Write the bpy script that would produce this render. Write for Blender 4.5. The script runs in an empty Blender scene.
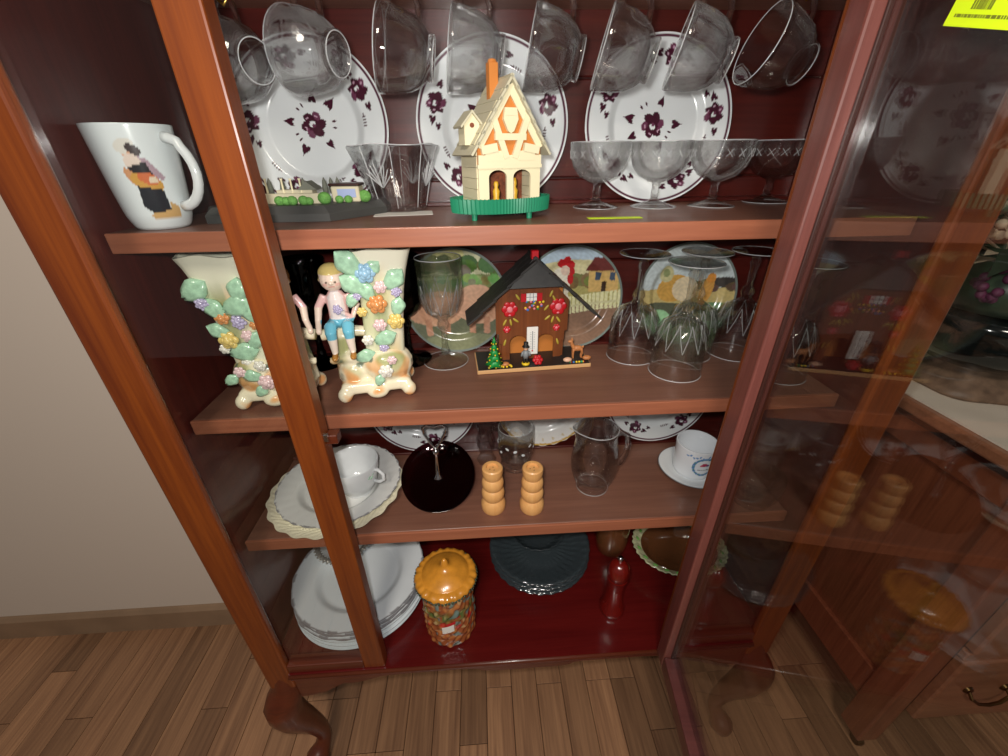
import bpy, bmesh, math, random
import numpy as np
from mathutils import Vector, Matrix
random.seed(7)
PI = math.pi
sc = bpy.context.scene
COL = sc.collection

# ------------------------------------------------------------------ camera
FPX = 411.75
YAW, PITCH, ROLL = math.radians(3.0987), math.radians(-28.6661), math.radians(-0.7506)
CAM = Vector((-0.0527, -0.3776, 1.065))
fwd = Vector((math.sin(YAW)*math.cos(PITCH), math.cos(YAW)*math.cos(PITCH), math.sin(PITCH)))
right0 = Vector((math.cos(YAW), -math.sin(YAW), 0)); up0 = right0.cross(fwd)
RIGHT = math.cos(ROLL)*right0 + math.sin(ROLL)*up0
UP = -math.sin(ROLL)*right0 + math.cos(ROLL)*up0
cd = bpy.data.cameras.new('camera'); cam = bpy.data.objects.new('camera', cd); COL.objects.link(cam)
cd.sensor_fit = 'HORIZONTAL'; cd.sensor_width = 36; cd.lens = FPX*36/1008; cd.clip_start = 0.01
M = Matrix((RIGHT, UP, -fwd)).transposed().to_4x4(); M.translation = CAM
cam.matrix_world = M
sc.camera = cam
# ------------------------------------------------------------------ light
w = bpy.data.worlds.new('room_ambient'); sc.world = w; w.use_nodes = True
bg = w.node_tree.nodes['Background']; bg.inputs[0].default_value = (1.0, 0.93, 0.86, 1); bg.inputs[1].default_value = 0.10
ld = bpy.data.lights.new('phone_flash', 'POINT'); ld.energy = 9.5; ld.shadow_soft_size = 0.012; ld.color = (1.0, 0.97, 0.93)
lo = bpy.data.objects.new('phone_flash', ld); COL.objects.link(lo)
lo.location = CAM - RIGHT*0.022 + UP*0.022 - fwd*0.004
la = bpy.data.lights.new('room_fill_light', 'AREA'); la.shape = 'DISK'; la.size = 0.5; la.energy = 20; la.color = (1.0, 0.9, 0.78)  # unseen soft disk, added to brighten wall and floor instead of more ambient
lr = bpy.data.objects.new('room_fill_light', la); COL.objects.link(lr); lr.location = (-0.35, -1.5, 2.3)
lr.rotation_euler = (Vector((0, 0.1, 0.6))-lr.location).to_track_quat('-Z', 'Y').to_euler()
sc.view_settings.view_transform = 'Standard'; sc.view_settings.look = 'None'
sc.view_settings.exposure = 0.12; sc.view_settings.gamma = 1.0; sc.view_settings.use_curve_mapping = False
sc.cycles.max_bounces = 14; sc.cycles.transmission_bounces = 14; sc.cycles.transparent_max_bounces = 24
sc.cycles.glossy_bounces = 6

def ray(px, py): return fwd + RIGHT*((px-504)/FPX) - UP*((py-378)/FPX)
def onz(px, py, z): v = ray(px, py); return CAM + v*((z-CAM.z)/v.z)
def ony(px, py, y): v = ray(px, py); return CAM + v*((y-CAM.y)/v.y)

# key dimensions of the cabinet (metres)
A = 0.43; AI = 0.3885; XI = 0.418; XS0, XS1 = 0.2673, 0.2335
ZB, Z3, Z2, Z1, Z0 = 0.3267, 0.5614, 0.7779, 1.0, 1.237
SF, SB, ST = 0.0645, 0.2747, 0.0191
WALL = 0.3074

# ------------------------------------------------------------------ materials
def lin(c):
    o = []
    for x in c[:3]:
        x = x/255.0
        o.append(x/12.92 if x <= 0.04045 else ((x+0.055)/1.055)**2.4)
    return (o[0], o[1], o[2], 1.0)
MATS = {}
def newmat(name):
    m = bpy.data.materials.new(name); m.use_nodes = True
    MATS[name] = m
    return m, m.node_tree.nodes, m.node_tree.links, m.node_tree.nodes['Principled BSDF']
def plain(name, c, rough=0.5, metal=0.0, spec=0.5, coat=0.0, bump=0.0, bscale=200.0, vary=0.0):
    m, N, L, b = newmat(name)
    b.inputs['Base Color'].default_value = lin(c); b.inputs['Roughness'].default_value = rough
    b.inputs['Metallic'].default_value = metal; b.inputs['Specular IOR Level'].default_value = spec
    b.inputs['Coat Weight'].default_value = coat; b.inputs['Coat Roughness'].default_value = 0.08
    if bump or vary:
        tc = N.new('ShaderNodeTexCoord'); n = N.new('ShaderNodeTexNoise'); n.inputs['Scale'].default_value = bscale
        n.inputs['Detail'].default_value = 4
        L.new(tc.outputs['Object'], n.inputs['Vector'])
        if bump:
            bp = N.new('ShaderNodeBump'); bp.inputs['Strength'].default_value = bump; bp.inputs['Distance'].default_value = 0.001
            L.new(n.outputs['Fac'], bp.inputs['Height']); L.new(bp.outputs[0], b.inputs['Normal'])
        if vary:
            hs = N.new('ShaderNodeHueSaturation'); hs.inputs['Color'].default_value = lin(c)
            mr = N.new('ShaderNodeMapRange'); mr.inputs[1].default_value = 0.3; mr.inputs[2].default_value = 0.7
            mr.inputs[3].default_value = 1-vary; mr.inputs[4].default_value = 1+vary
            L.new(n.outputs['Fac'], mr.inputs[0]); L.new(mr.outputs[0], hs.inputs['Value']); L.new(hs.outputs[0], b.inputs['Base Color'])
    return m
def wood(name, c1, c2, axis='z', rough=0.35, coat=0.3, fine=1.0, rand=0.0, contrast=(0.32, 0.68)):
    m, N, L, b = newmat(name)
    tc = N.new('ShaderNodeTexCoord'); mp = N.new('ShaderNodeMapping')
    s = {'x': (2.5, 60, 60), 'y': (60, 2.5, 60), 'z': (60, 60, 2.5)}[axis]
    mp.inputs['Scale'].default_value = tuple(k*fine for k in s)
    L.new(tc.outputs['Object'], mp.inputs['Vector'])
    vec = mp.outputs[0]
    oi = N.new('ShaderNodeObjectInfo')
    if rand:
        ad = N.new('ShaderNodeVectorMath'); ad.operation = 'ADD'; mu = N.new('ShaderNodeVectorMath'); mu.operation = 'SCALE'
        mu.inputs[0].default_value = (37, 53, 29); L.new(oi.outputs['Random'], mu.inputs['Scale'])
        L.new(vec, ad.inputs[0]); L.new(mu.outputs[0], ad.inputs[1]); vec = ad.outputs[0]
    n1 = N.new('ShaderNodeTexNoise'); n1.inputs['Scale'].default_value = 1.0; n1.inputs['Detail'].default_value = 6; n1.inputs['Roughness'].default_value = 0.62
    n1.inputs['Distortion'].default_value = 0.6
    L.new(vec, n1.inputs['Vector'])
    n2 = N.new('ShaderNodeTexNoise'); n2.inputs['Scale'].default_value = 4.5; n2.inputs['Detail'].default_value = 3
    L.new(vec, n2.inputs['Vector'])
    mx = N.new('ShaderNodeMath'); mx.operation = 'MULTIPLY_ADD'; mx.inputs[1].default_value = 0.35
    L.new(n2.outputs['Fac'], mx.inputs[0])
    m2 = N.new('ShaderNodeMath'); m2.operation = 'MULTIPLY'; m2.inputs[1].default_value = 0.65; L.new(n1.outputs['Fac'], m2.inputs[0]); L.new(m2.outputs[0], mx.inputs[2])
    cr = N.new('ShaderNodeValToRGB'); cr.color_ramp.elements[0].position = contrast[0]; cr.color_ramp.elements[1].position = contrast[1]
    cr.color_ramp.elements[0].color = lin(c1); cr.color_ramp.elements[1].color = lin(c2)
    L.new(mx.outputs[0], cr.inputs[0])
    out = cr.outputs[0]
    if rand:
        hs = N.new('ShaderNodeHueSaturation'); mr = N.new('ShaderNodeMapRange')
        mr.inputs[3].default_value = 1-rand; mr.inputs[4].default_value = 1+rand*0.8
        pw = N.new('ShaderNodeMath'); pw.operation = 'POWER'; pw.inputs[1].default_value = 0.6
        L.new(oi.outputs['Random'], pw.inputs[0]); L.new(pw.outputs[0], mr.inputs[0]); L.new(mr.outputs[0], hs.inputs['Value'])
        L.new(out, hs.inputs['Color']); out = hs.outputs[0]
    L.new(out, b.inputs['Base Color'])
    b.inputs['Roughness'].default_value = rough; b.inputs['Coat Weight'].default_value = coat; b.inputs['Coat Roughness'].default_value = 0.12
    bp = N.new('ShaderNodeBump'); bp.inputs['Strength'].default_value = 0.08; bp.inputs['Distance'].default_value = 0.001
    L.new(n2.outputs['Fac'], bp.inputs['Height']); L.new(bp.outputs[0], b.inputs['Normal'])
    return m
def painted(name, rough=0.18, coat=0.4):
    m, N, L, b = newmat(name)
    a = N.new('ShaderNodeVertexColor'); a.layer_name = 'Col'
    L.new(a.outputs[0], b.inputs['Base Color']); b.inputs['Roughness'].default_value = rough
    b.inputs['Coat Weight'].default_value = coat; b.inputs['Coat Roughness'].default_value = 0.06
    return m
def schlick(N, L, f0=0.04):
    """air-to-glass reflectance, the same from both faces of a thin wall"""
    ge = N.new('ShaderNodeNewGeometry'); dt = N.new('ShaderNodeVectorMath'); dt.operation = 'DOT_PRODUCT'
    L.new(ge.outputs['Normal'], dt.inputs[0]); L.new(ge.outputs['Incoming'], dt.inputs[1])
    ab = N.new('ShaderNodeMath'); ab.operation = 'ABSOLUTE'; L.new(dt.outputs['Value'], ab.inputs[0])
    om = N.new('ShaderNodeMath'); om.operation = 'SUBTRACT'; om.inputs[0].default_value = 1.0; L.new(ab.outputs[0], om.inputs[1])
    pw = N.new('ShaderNodeMath'); pw.operation = 'POWER'; pw.inputs[1].default_value = 5.0; L.new(om.outputs[0], pw.inputs[0])
    ma = N.new('ShaderNodeMath'); ma.operation = 'MULTIPLY_ADD'; ma.inputs[1].default_value = 0.94; ma.inputs[2].default_value = f0; L.new(pw.outputs[0], ma.inputs[0])
    return ma.outputs[0]
def pane_mat(name, tint, gain):
    m = bpy.data.materials.new(name); m.use_nodes = True; N = m.node_tree.nodes; L = m.node_tree.links
    N.clear(); o = N.new('ShaderNodeOutputMaterial'); mx = N.new('ShaderNodeMixShader')
    t = N.new('ShaderNodeBsdfTransparent'); t.inputs[0].default_value = tint
    g = N.new('ShaderNodeBsdfGlossy'); g.inputs['Roughness'].default_value = 0.0; g.inputs['Color'].default_value = (1, 1, 1, 1)
    k = N.new('ShaderNodeMath'); k.operation = 'MULTIPLY'; k.inputs[1].default_value = gain; k.use_clamp = True
    L.new(schlick(N, L), k.inputs[0]); L.new(k.outputs[0], mx.inputs[0]); L.new(t.outputs[0], mx.inputs[1]); L.new(g.outputs[0], mx.inputs[2])
    L.new(mx.outputs[0], o.inputs[0]); MATS[name] = m
    return m
def glassware(name, tint, clear=0.5, rough=0.0, ior=1.48, thin_tint=None):
    """glass: part refraction, part straight-through (thin wall)"""
    m = bpy.data.materials.new(name); m.use_nodes = True; N = m.node_tree.nodes; L = m.node_tree.links
    N.clear(); o = N.new('ShaderNodeOutputMaterial'); mx = N.new('ShaderNodeMixShader'); mx.inputs[0].default_value = clear
    g = N.new('ShaderNodeBsdfGlass'); g.inputs['Color'].default_value = tint; g.inputs['Roughness'].default_value = rough; g.inputs['IOR'].default_value = ior
    m2 = N.new('ShaderNodeMixShader'); t = N.new('ShaderNodeBsdfTransparent'); t.inputs[0].default_value = thin_tint or tint
    gl = N.new('ShaderNodeBsdfGlossy'); gl.inputs['Roughness'].default_value = 0.015
    L.new(schlick(N, L, 0.05), m2.inputs[0]); L.new(t.outputs[0], m2.inputs[1]); L.new(gl.outputs[0], m2.inputs[2])
    L.new(g.outputs[0], mx.inputs[1]); L.new(m2.outputs[0], mx.inputs[2]); L.new(mx.outputs[0], o.inputs[0])
    MATS[name] = m
    return m

wood('mahogany', (90, 36, 10), (130, 63, 16), 'z', 0.4, 0.15)
wood('mahogany_x', (72, 28, 15), (98, 42, 20), 'x', 0.35, 0.3)
wood('door_wood', (90, 46, 40), (118, 66, 58), 'z', 0.4, 0.2)
wood('door_wood_y', (72, 34, 32), (96, 50, 46), 'y', 0.4, 0.2)
wood('interior_wood', (66, 22, 18), (88, 32, 25), 'z', 0.35, 0.3)
wood('back_wood', (62, 18, 15), (86, 28, 21), 'x', 0.3, 0.4)
wood('shelf_wood', (106, 69, 55), (128, 87, 70), 'x', 0.45, 0.15)
wood('shelf_edge', (138, 80, 58), (166, 102, 74), 'x', 0.4, 0.2)
wood('base_wood', (74, 12, 12), (94, 20, 18), 'x', 0.25, 0.4)
wood('sideboard_wood', (104, 54, 36), (140, 80, 54), 'z', 0.35, 0.3)
wood('sideboard_wood_x', (132, 84, 60), (164, 110, 80), 'x', 0.35, 0.3)
wood('dark_wood', (40, 18, 14), (58, 28, 20), 'z', 0.4, 0.2)
wood('plank_wood', (112, 78, 56), (168, 126, 92), 'y', 0.42, 0.12, 0.8, 0.42)
wood('shaker_wood', (212, 152, 90), (228, 176, 112), 'z', 0.45, 0.1)
wood('light_wood', (196, 150, 100), (214, 172, 122), 'x', 0.5, 0.0)
wood('mill_wood', (88, 12, 9), (108, 20, 13), 'z', 0.22, 0.6)
wood('cottage_wood', (98, 50, 22), (130, 72, 34), 'z', 0.4, 0.3)
plain('wall_paint', (206, 193, 180), 0.85, bump=0.05, bscale=300)
plain('baseboard_paint', (142, 116, 92), 0.5, vary=0.1, bscale=15)
plain('subfloor', (30, 22, 17), 0.9)
plain('brass', (196, 160, 84), 0.3, 1.0)
plain('dark_brass', (92, 74, 46), 0.35, 1.0)
plain('chrome', (214, 214, 218), 0.12, 1.0)
plain('silver', (176, 174, 168), 0.22, 0.55, bump=0.6, bscale=260)
plain('pale_rim', (176, 176, 140), 0.2, coat=0.5, bump=0.8, bscale=220, vary=0.25)
plain('porcelain', (226, 229, 230), 0.15, coat=0.5)
plain('cream_porcelain', (232, 224, 200), 0.18, coat=0.5)
plain('cream_plastic', (226, 216, 180), 0.45)
plain('cream_roof', (192, 186, 160), 0.55)
plain('orange_panel', (196, 120, 52), 0.5)
plain('rust_panel', (122, 62, 34), 0.6, vary=0.4, bscale=300)
plain('yellow_plastic', (206, 160, 44), 0.4)
plain('green_plastic', (32, 126, 92), 0.4)
plain('sticker', (206, 232, 24), 0.5)
plain('sticker_ink', (104, 112, 24), 0.6)
plain('black_paint', (30, 29, 30), 0.45)
plain('roof_black', (44, 42, 40), 0.55, vary=0.25, bscale=120)
plain('red_paint', (190, 24, 34), 0.4)
plain('pink_paint', (230, 130, 140), 0.45)
plain('white_paint', (232, 230, 224), 0.45)
plain('blue_paint', (70, 120, 190), 0.45)
plain('yellow_paint', (232, 196, 40), 0.45)
plain('olive_paint', (176, 156, 56), 0.45)
plain('leaf_green_paint', (26, 140, 62), 0.45, vary=0.3, bscale=200)
plain('skin_paint', (224, 180, 150), 0.45)
plain('grey_paint', (130, 136, 140), 0.5)
plain('deer_paint', (186, 120, 70), 0.5, vary=0.2, bscale=300)
plain('porc_leaf', (172, 212, 180), 0.2, coat=0.5, vary=0.18, bscale=220)
plain('porc_yellow', (232, 204, 120), 0.2, coat=0.5)
plain('porc_pink', (236, 204, 204), 0.2, coat=0.5)
plain('porc_orange', (222, 150, 90), 0.2, coat=0.5)
plain('porc_blue', (156, 196, 222), 0.2, coat=0.5)
plain('porc_lilac', (186, 176, 208), 0.2, coat=0.5)
plain('porc_white', (236, 232, 220), 0.2, coat=0.5)
plain('slate_grey', (62, 62, 60), 0.5)
plain('stone', (196, 188, 160), 0.7)
plain('bush_green', (96, 150, 70), 0.8, vary=0.3, bscale=500)
plain('tree_grey', (110, 112, 100), 0.8)
plain('plaque_blue', (150, 164, 200), 0.4)
plain('card', (206, 202, 194), 0.7)
plain('lid_orange', (206, 138, 46), 0.25, coat=0.5, vary=0.2, bscale=60)
plain('linen', (226, 216, 200), 0.9, bump=0.5, bscale=500)
plain('urn_black', (20, 26, 26), 0.12, coat=0.6)
plain('urn_green', (60, 76, 58), 0.3, vary=0.4, bscale=40, coat=0.4)
plain('urn_stand', (120, 98, 80), 0.5, vary=0.4, bscale=60, bump=0.8)
plain('petal_purple', (96, 40, 72), 0.6, vary=0.25, bscale=150)
plain('petal_cream', (206, 190, 164), 0.7)
plain('leaf_dark', (34, 48, 32), 0.6, vary=0.3, bscale=60)
plain('etch', (210, 216, 218), 0.6)
painted('painted_china'); painted('painted_matte', 0.5, 0.0)
pane_mat('pane_glass', (0.95, 0.96, 0.955, 1), 1.0)
pane_mat('door_glass', (0.90, 0.905, 0.90, 1), 1.15)
glassware('glass', (0.995, 0.997, 0.997, 1), 0.62)
glassware('cut_glass', (0.992, 0.995, 0.995, 1), 0.74)
def glint_mat(name):  # half-clear white: caught light painted on rims and cuts, also used for etching
    m = bpy.data.materials.new(name); m.use_nodes = True; N = m.node_tree.nodes; L = m.node_tree.links
    b = N['Principled BSDF']; b.inputs['Base Color'].default_value = (0.8, 0.82, 0.83, 1); b.inputs['Roughness'].default_value = 0.12; b.inputs['Coat Weight'].default_value = 0.6
    t = N.new('ShaderNodeBsdfTransparent'); mx = N.new('ShaderNodeMixShader'); mx.inputs[0].default_value = 0.42
    L.new(t.outputs[0], mx.inputs[1]); L.new(b.outputs[0], mx.inputs[2]); L.new(mx.outputs[0], N['Material Output'].inputs[0]); MATS[name] = m
glint_mat('glass_glint_etch')
glassware('smoke_glass', (0.10, 0.10, 0.10, 1), 0.5)
glassware('amethyst_glass', (0.34, 0.15, 0.19, 1), 0.6)
plain('blue_glass', (70, 80, 85), 0.12, spec=0.8, coat=0.5, bump=0.5, bscale=160); MATS['blue_glass'].node_tree.nodes['Principled BSDF'].inputs['Transmission Weight'].default_value = 0.45
plain('amber_glass', (150, 96, 60), 0.06, spec=0.7, coat=0.5); MATS['amber_glass'].node_tree.nodes['Principled BSDF'].inputs['Transmission Weight'].default_value = 0.6

# ------------------------------------------------------------------ mesh helpers
def ring_mesh(name, r, z, t, n=64):
    m = MB(); m.tube([(r*math.cos(2*PI*k/n), r*math.sin(2*PI*k/n), z) for k in range(n)], t, 6, closed=True)
    me = m.mesh(name, True); me.materials.append(MATS['glass_glint_etch']); return me
class MB:
    def __init__(s): s.v = []; s.f = []
    def add(s, vs, fs):
        o = len(s.v); s.v += [tuple(p) for p in vs]; s.f += [tuple(i+o for i in f) for f in fs]; return s
    def box(s, x0, x1, y0, y1, z0, z1, mat=None):
        vs = [(x, y, z) for z in (z0, z1) for y in (y0, y1) for x in (x0, x1)]
        if mat is not None: vs = [tuple(mat @ Vector(p)) for p in vs]
        return s.add(vs, [(0, 2, 3, 1), (4, 5, 7, 6), (0, 1, 5, 4), (2, 6, 7, 3), (0, 4, 6, 2), (1, 3, 7, 5)])
    def bev(s, x0, x1, y0, y1, z0, z1, r=0.002, seg=2, mat=None):
        bm = bmesh.new(); bmesh.ops.create_cube(bm, size=1)
        for v in bm.verts: v.co = Vector(((x0+x1)/2+v.co.x*(x1-x0), (y0+y1)/2+v.co.y*(y1-y0), (z0+z1)/2+v.co.z*(z1-z0)))
        bmesh.ops.bevel(bm, geom=list(bm.edges), offset=r, segments=seg, profile=0.5, affect='EDGES')
        bm.verts.index_update()
        vs = [(mat @ v.co if mat is not None else v.co) for v in bm.verts]
        s.add(vs, [[v.index for v in f.verts] for f in bm.faces]); bm.free(); return s
    def lathe(s, prof, seg=40, mod=None, c=(0, 0, 0), mat=None):
        vs = []; fs = []; rows = []
        for i, (r, z) in enumerate(prof):
            if abs(r) < 1e-7:
                rows.append([len(vs)]); vs.append((0, 0, z))
            else:
                row = []
                for k in range(seg):
                    th = 2*PI*k/seg; rr, zz = (r, z) if mod is None else mod(th, i, r, z)
                    row.append(len(vs)); vs.append((rr*math.cos(th), rr*math.sin(th), zz))
                rows.append(row)
        for a, b in zip(rows, rows[1:]):
            for k in range(seg):
                k2 = (k+1) % seg
                if len(a) == 1 and len(b) == 1: continue
                if len(a) == 1: fs.append((a[0], b[k2], b[k]))
                elif len(b) == 1: fs.append((a[k], a[k2], b[0]))
                else: fs.append((a[k], a[k2], b[k2], b[k]))
        vs = [(p[0]+c[0], p[1]+c[1], p[2]+c[2]) for p in vs]
        if mat is not None: vs = [tuple(mat @ Vector(p)) for p in vs]
        return s.add(vs, fs)
    def tube(s, path, r, seg=8, closed=False, sy=1.0):
        P = [Vector(p) for p in path]; n = len(P); rs = r if isinstance(r, (list, tuple)) else [r]*n
        vs = []; fs = []; ref = None
        for i in range(n):
            t = (P[(i+1) % n]-P[i-1]) if closed else (P[min(i+1, n-1)]-P[max(i-1, 0)])
            t.normalize()
            if ref is None:
                ref = Vector((0, 0, 1)) if abs(t.z) < 0.9 else Vector((1, 0, 0))
            a = (ref - t*ref.dot(t)).normalized(); b = t.cross(a); ref = a
            for k in range(seg):
                th = 2*PI*k/seg
                vs.append(P[i] + a*(rs[i]*math.cos(th)*sy) + b*(rs[i]*math.sin(th)))
        for i in range(n if closed else n-1):
            j = (i+1) % n
            for k in range(seg):
                k2 = (k+1) % seg; fs.append((i*seg+k, i*seg+k2, j*seg+k2, j*seg+k))
        if not closed:
            fs.append(tuple(range(seg-1, -1, -1))); fs.append(tuple((n-1)*seg+k for k in range(seg)))
        return s.add(vs, fs)
    def ball(s, c, r, seg=14, rings=9, mat=None):
        rx, ry, rz = r if isinstance(r, (list, tuple)) else (r, r, r)
        prof = [(math.sin(PI*i/rings), -math.cos(PI*i/rings)) for i in range(rings+1)]
        prof[0] = (0, -1); prof[-1] = (0, 1)
        m = Matrix.Translation(c) @ (mat.to_4x4() if mat is not None else Matrix.Identity(4)) @ Matrix.Diagonal((rx, ry, rz, 1))
        return s.lathe(prof, seg, mat=m)
    def prism(s, poly, d0, d1, plane='xz', mat=None):
        n = len(poly); vs = []
        for d in (d0, d1):
            for a, b in poly:
                p = (a, d, b) if plane == 'xz' else ((d, a, b) if plane == 'yz' else (a, b, d))
                vs.append(tuple(mat @ Vector(p)) if mat is not None else p)
        fs = [tuple(range(n)), tuple(range(2*n-1, n-1, -1))]
        for k in range(n):
            k2 = (k+1) % n; fs.append((k, n+k, n+k2, k2))
        return s.add(vs, fs)
    def mesh(s, name, smooth=False, paint=None, angle=None):
        me = bpy.data.meshes.new(name); me.from_pydata(s.v, [], s.f); me.validate()
        bm = bmesh.new(); bm.from_mesh(me); bmesh.ops.recalc_face_normals(bm, faces=bm.faces); bm.to_mesh(me); bm.free()
        if smooth:
            me.polygons.foreach_set('use_smooth', [True]*len(me.polygons))
            if angle: me.set_sharp_from_angle(angle=math.radians(angle))
        if paint is not None: colour(me, paint)
        return me
    def build(s, name, mat, parent=None, smooth=False, paint=None, angle=None, loc=None, rot=None):
        return obj(name, s.mesh(name, smooth, paint, angle), mat, parent, loc, rot)
def colour(me, paint):
    co = np.empty(len(me.vertices)*3, dtype=np.float32); me.vertices.foreach_get('co', co)
    c = paint(co.reshape(-1, 3)); a = me.color_attributes.new('Col', 'FLOAT_COLOR', 'POINT')
    full = np.ones((len(c), 4), dtype=np.float32)
    x = np.asarray(c, dtype=np.float32)/255.0
    full[:, :3] = np.where(x <= 0.04045, x/12.92, ((x+0.055)/1.055)**2.4)
    a.data.foreach_set('color', full.ravel())
def obj(name, me, mat, parent=None, loc=None, rot=None):
    o = bpy.data.objects.new(name, me); COL.objects.link(o)
    if mat and not me.materials: me.materials.append(MATS[mat])
    if parent: o.parent = parent
    if loc is not None: o.location = loc
    if rot is not None: o.rotation_euler = rot
    return o
def tag(o, label, cat, group=None):
    o['label'] = label; o['category'] = cat
    if group: o['group'] = group
    return o
def thing(name, label, cat, loc=(0, 0, 0), rz=0.0, group=None, rot=None):
    o = bpy.data.objects.new(name, None); COL.objects.link(o); o.location = loc
    o.rotation_euler = rot if rot else (0, 0, rz); o.empty_display_size = 0.02
    return tag(o, label, cat, group)
def struct(o): o['kind'] = 'structure'; return o
def dup(root, loc, rot=None, label=None, mw=None):
    r = root.copy(); COL.objects.link(r)
    if mw is not None: r.matrix_world = mw
    else:
        r.location = loc
        if rot is not None: r.rotation_euler = rot
    if label: r['label'] = label
    for ch in list(root.children):
        c = ch.copy(); COL.objects.link(c); c.parent = r
        for g in list(ch.children):
            q = g.copy(); COL.objects.link(q); q.parent = c
    return r
def remesh(mb, voxel, smooth_it=2):
    me = mb.mesh('tmp'); o = bpy.data.objects.new('tmp', me); COL.objects.link(o)
    md = o.modifiers.new('r', 'REMESH'); md.mode = 'VOXEL'; md.voxel_size = voxel
    if smooth_it:
        sm = o.modifiers.new('s', 'SMOOTH'); sm.iterations = smooth_it; sm.factor = 0.5
    dg = bpy.context.evaluated_depsgraph_get(); dg.update()
    r = bpy.data.meshes.new_from_object(o.evaluated_get(dg))
    bpy.data.objects.remove(o); bpy.data.meshes.remove(me)
    r.polygons.foreach_set('use_smooth', [True]*len(r.polygons)); r.materials.clear()
    return r
def rotz(a): return Matrix.Rotation(a, 4, 'Z')

def paint_shapes(U, V, base, shapes):
    C = np.empty((len(U), 3)); C[:] = base
    for sh in shapes:
        k = sh[0]
        if k == 'e':
            _, cx, cy, rx, ry, an, c = sh; ca, sa = math.cos(an), math.sin(an)
            x = (U-cx)*ca+(V-cy)*sa; y = -(U-cx)*sa+(V-cy)*ca; m = (x/rx)**2+(y/ry)**2 < 1
        elif k == 'r':
            _, cx, cy, rx, ry, an, c = sh; ca, sa = math.cos(an), math.sin(an)
            x = (U-cx)*ca+(V-cy)*sa; y = -(U-cx)*sa+(V-cy)*ca; m = (abs(x) < rx) & (abs(y) < ry)
        elif k == 'a':
            _, r0, r1, c = sh; R = np.hypot(U, V); m = (R >= r0) & (R < r1)
        elif k == 'p':
            _, pts, c = sh; m = np.zeros(len(U), bool); n = len(pts)
            for i in range(n):
                (x0, y0), (x1, y1) = pts[i], pts[(i+1) % n]
                if y0 == y1: continue
                cond = ((y0 > V) != (y1 > V)) & (U < (x1-x0)*(V-y0)/(y1-y0)+x0); m ^= cond
        elif k == 'f':
            m, c = sh[1](U, V), sh[2]
        C[m] = c
    return C

# ================================================================== the room
b = MB(); b.box(-2.2, 2.4, -2.0, WALL, -0.05, -0.012); floor = struct(b.build('floor', 'subfloor'))
PWID = 0.057; plank_mesh = {}
def plank(ln):
    if ln not in plank_mesh:
        m = MB(); m.bev(-PWID/2+0.0005, PWID/2-0.0005, -ln/2+0.0005, ln/2-0.0005, -0.012, 0.0, 0.0008, 1)
        plank_mesh[ln] = m.mesh('plank'); plank_mesh[ln].materials.append(MATS['plank_wood'])
    return plank_mesh[ln]
rp = random.Random(3)
for i in range(-37, 40):
    x = i*PWID+0.01; y = WALL - rp.choice((0.0, 0.1, 0.2, 0.3)); first = WALL-y
    if first > 0: obj('plank', plank(first), 'plank_wood', floor, (x, WALL-first/2, 0))
    while y > -0.95:
        ln = rp.choice((0.3, 0.4, 0.5, 0.6, 0.75)); obj('plank', plank(ln), 'plank_wood', floor, (x, y-ln/2, 0)); y -= ln
b = MB(); b.box(-2.2, 2.4, WALL, WALL+0.1, -0.05, 2.5); struct(b.build('wall_back', 'wall_paint'))
b = MB(); b.prism([(WALL-0.0002, 0), (WALL-0.012, 0), (WALL-0.012, 0.062), (WALL-0.006, 0.072), (WALL-0.0002, 0.073)], -2.2, 2.4, 'yz')
struct(b.build('baseboard_back', 'baseboard_paint'))

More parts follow.
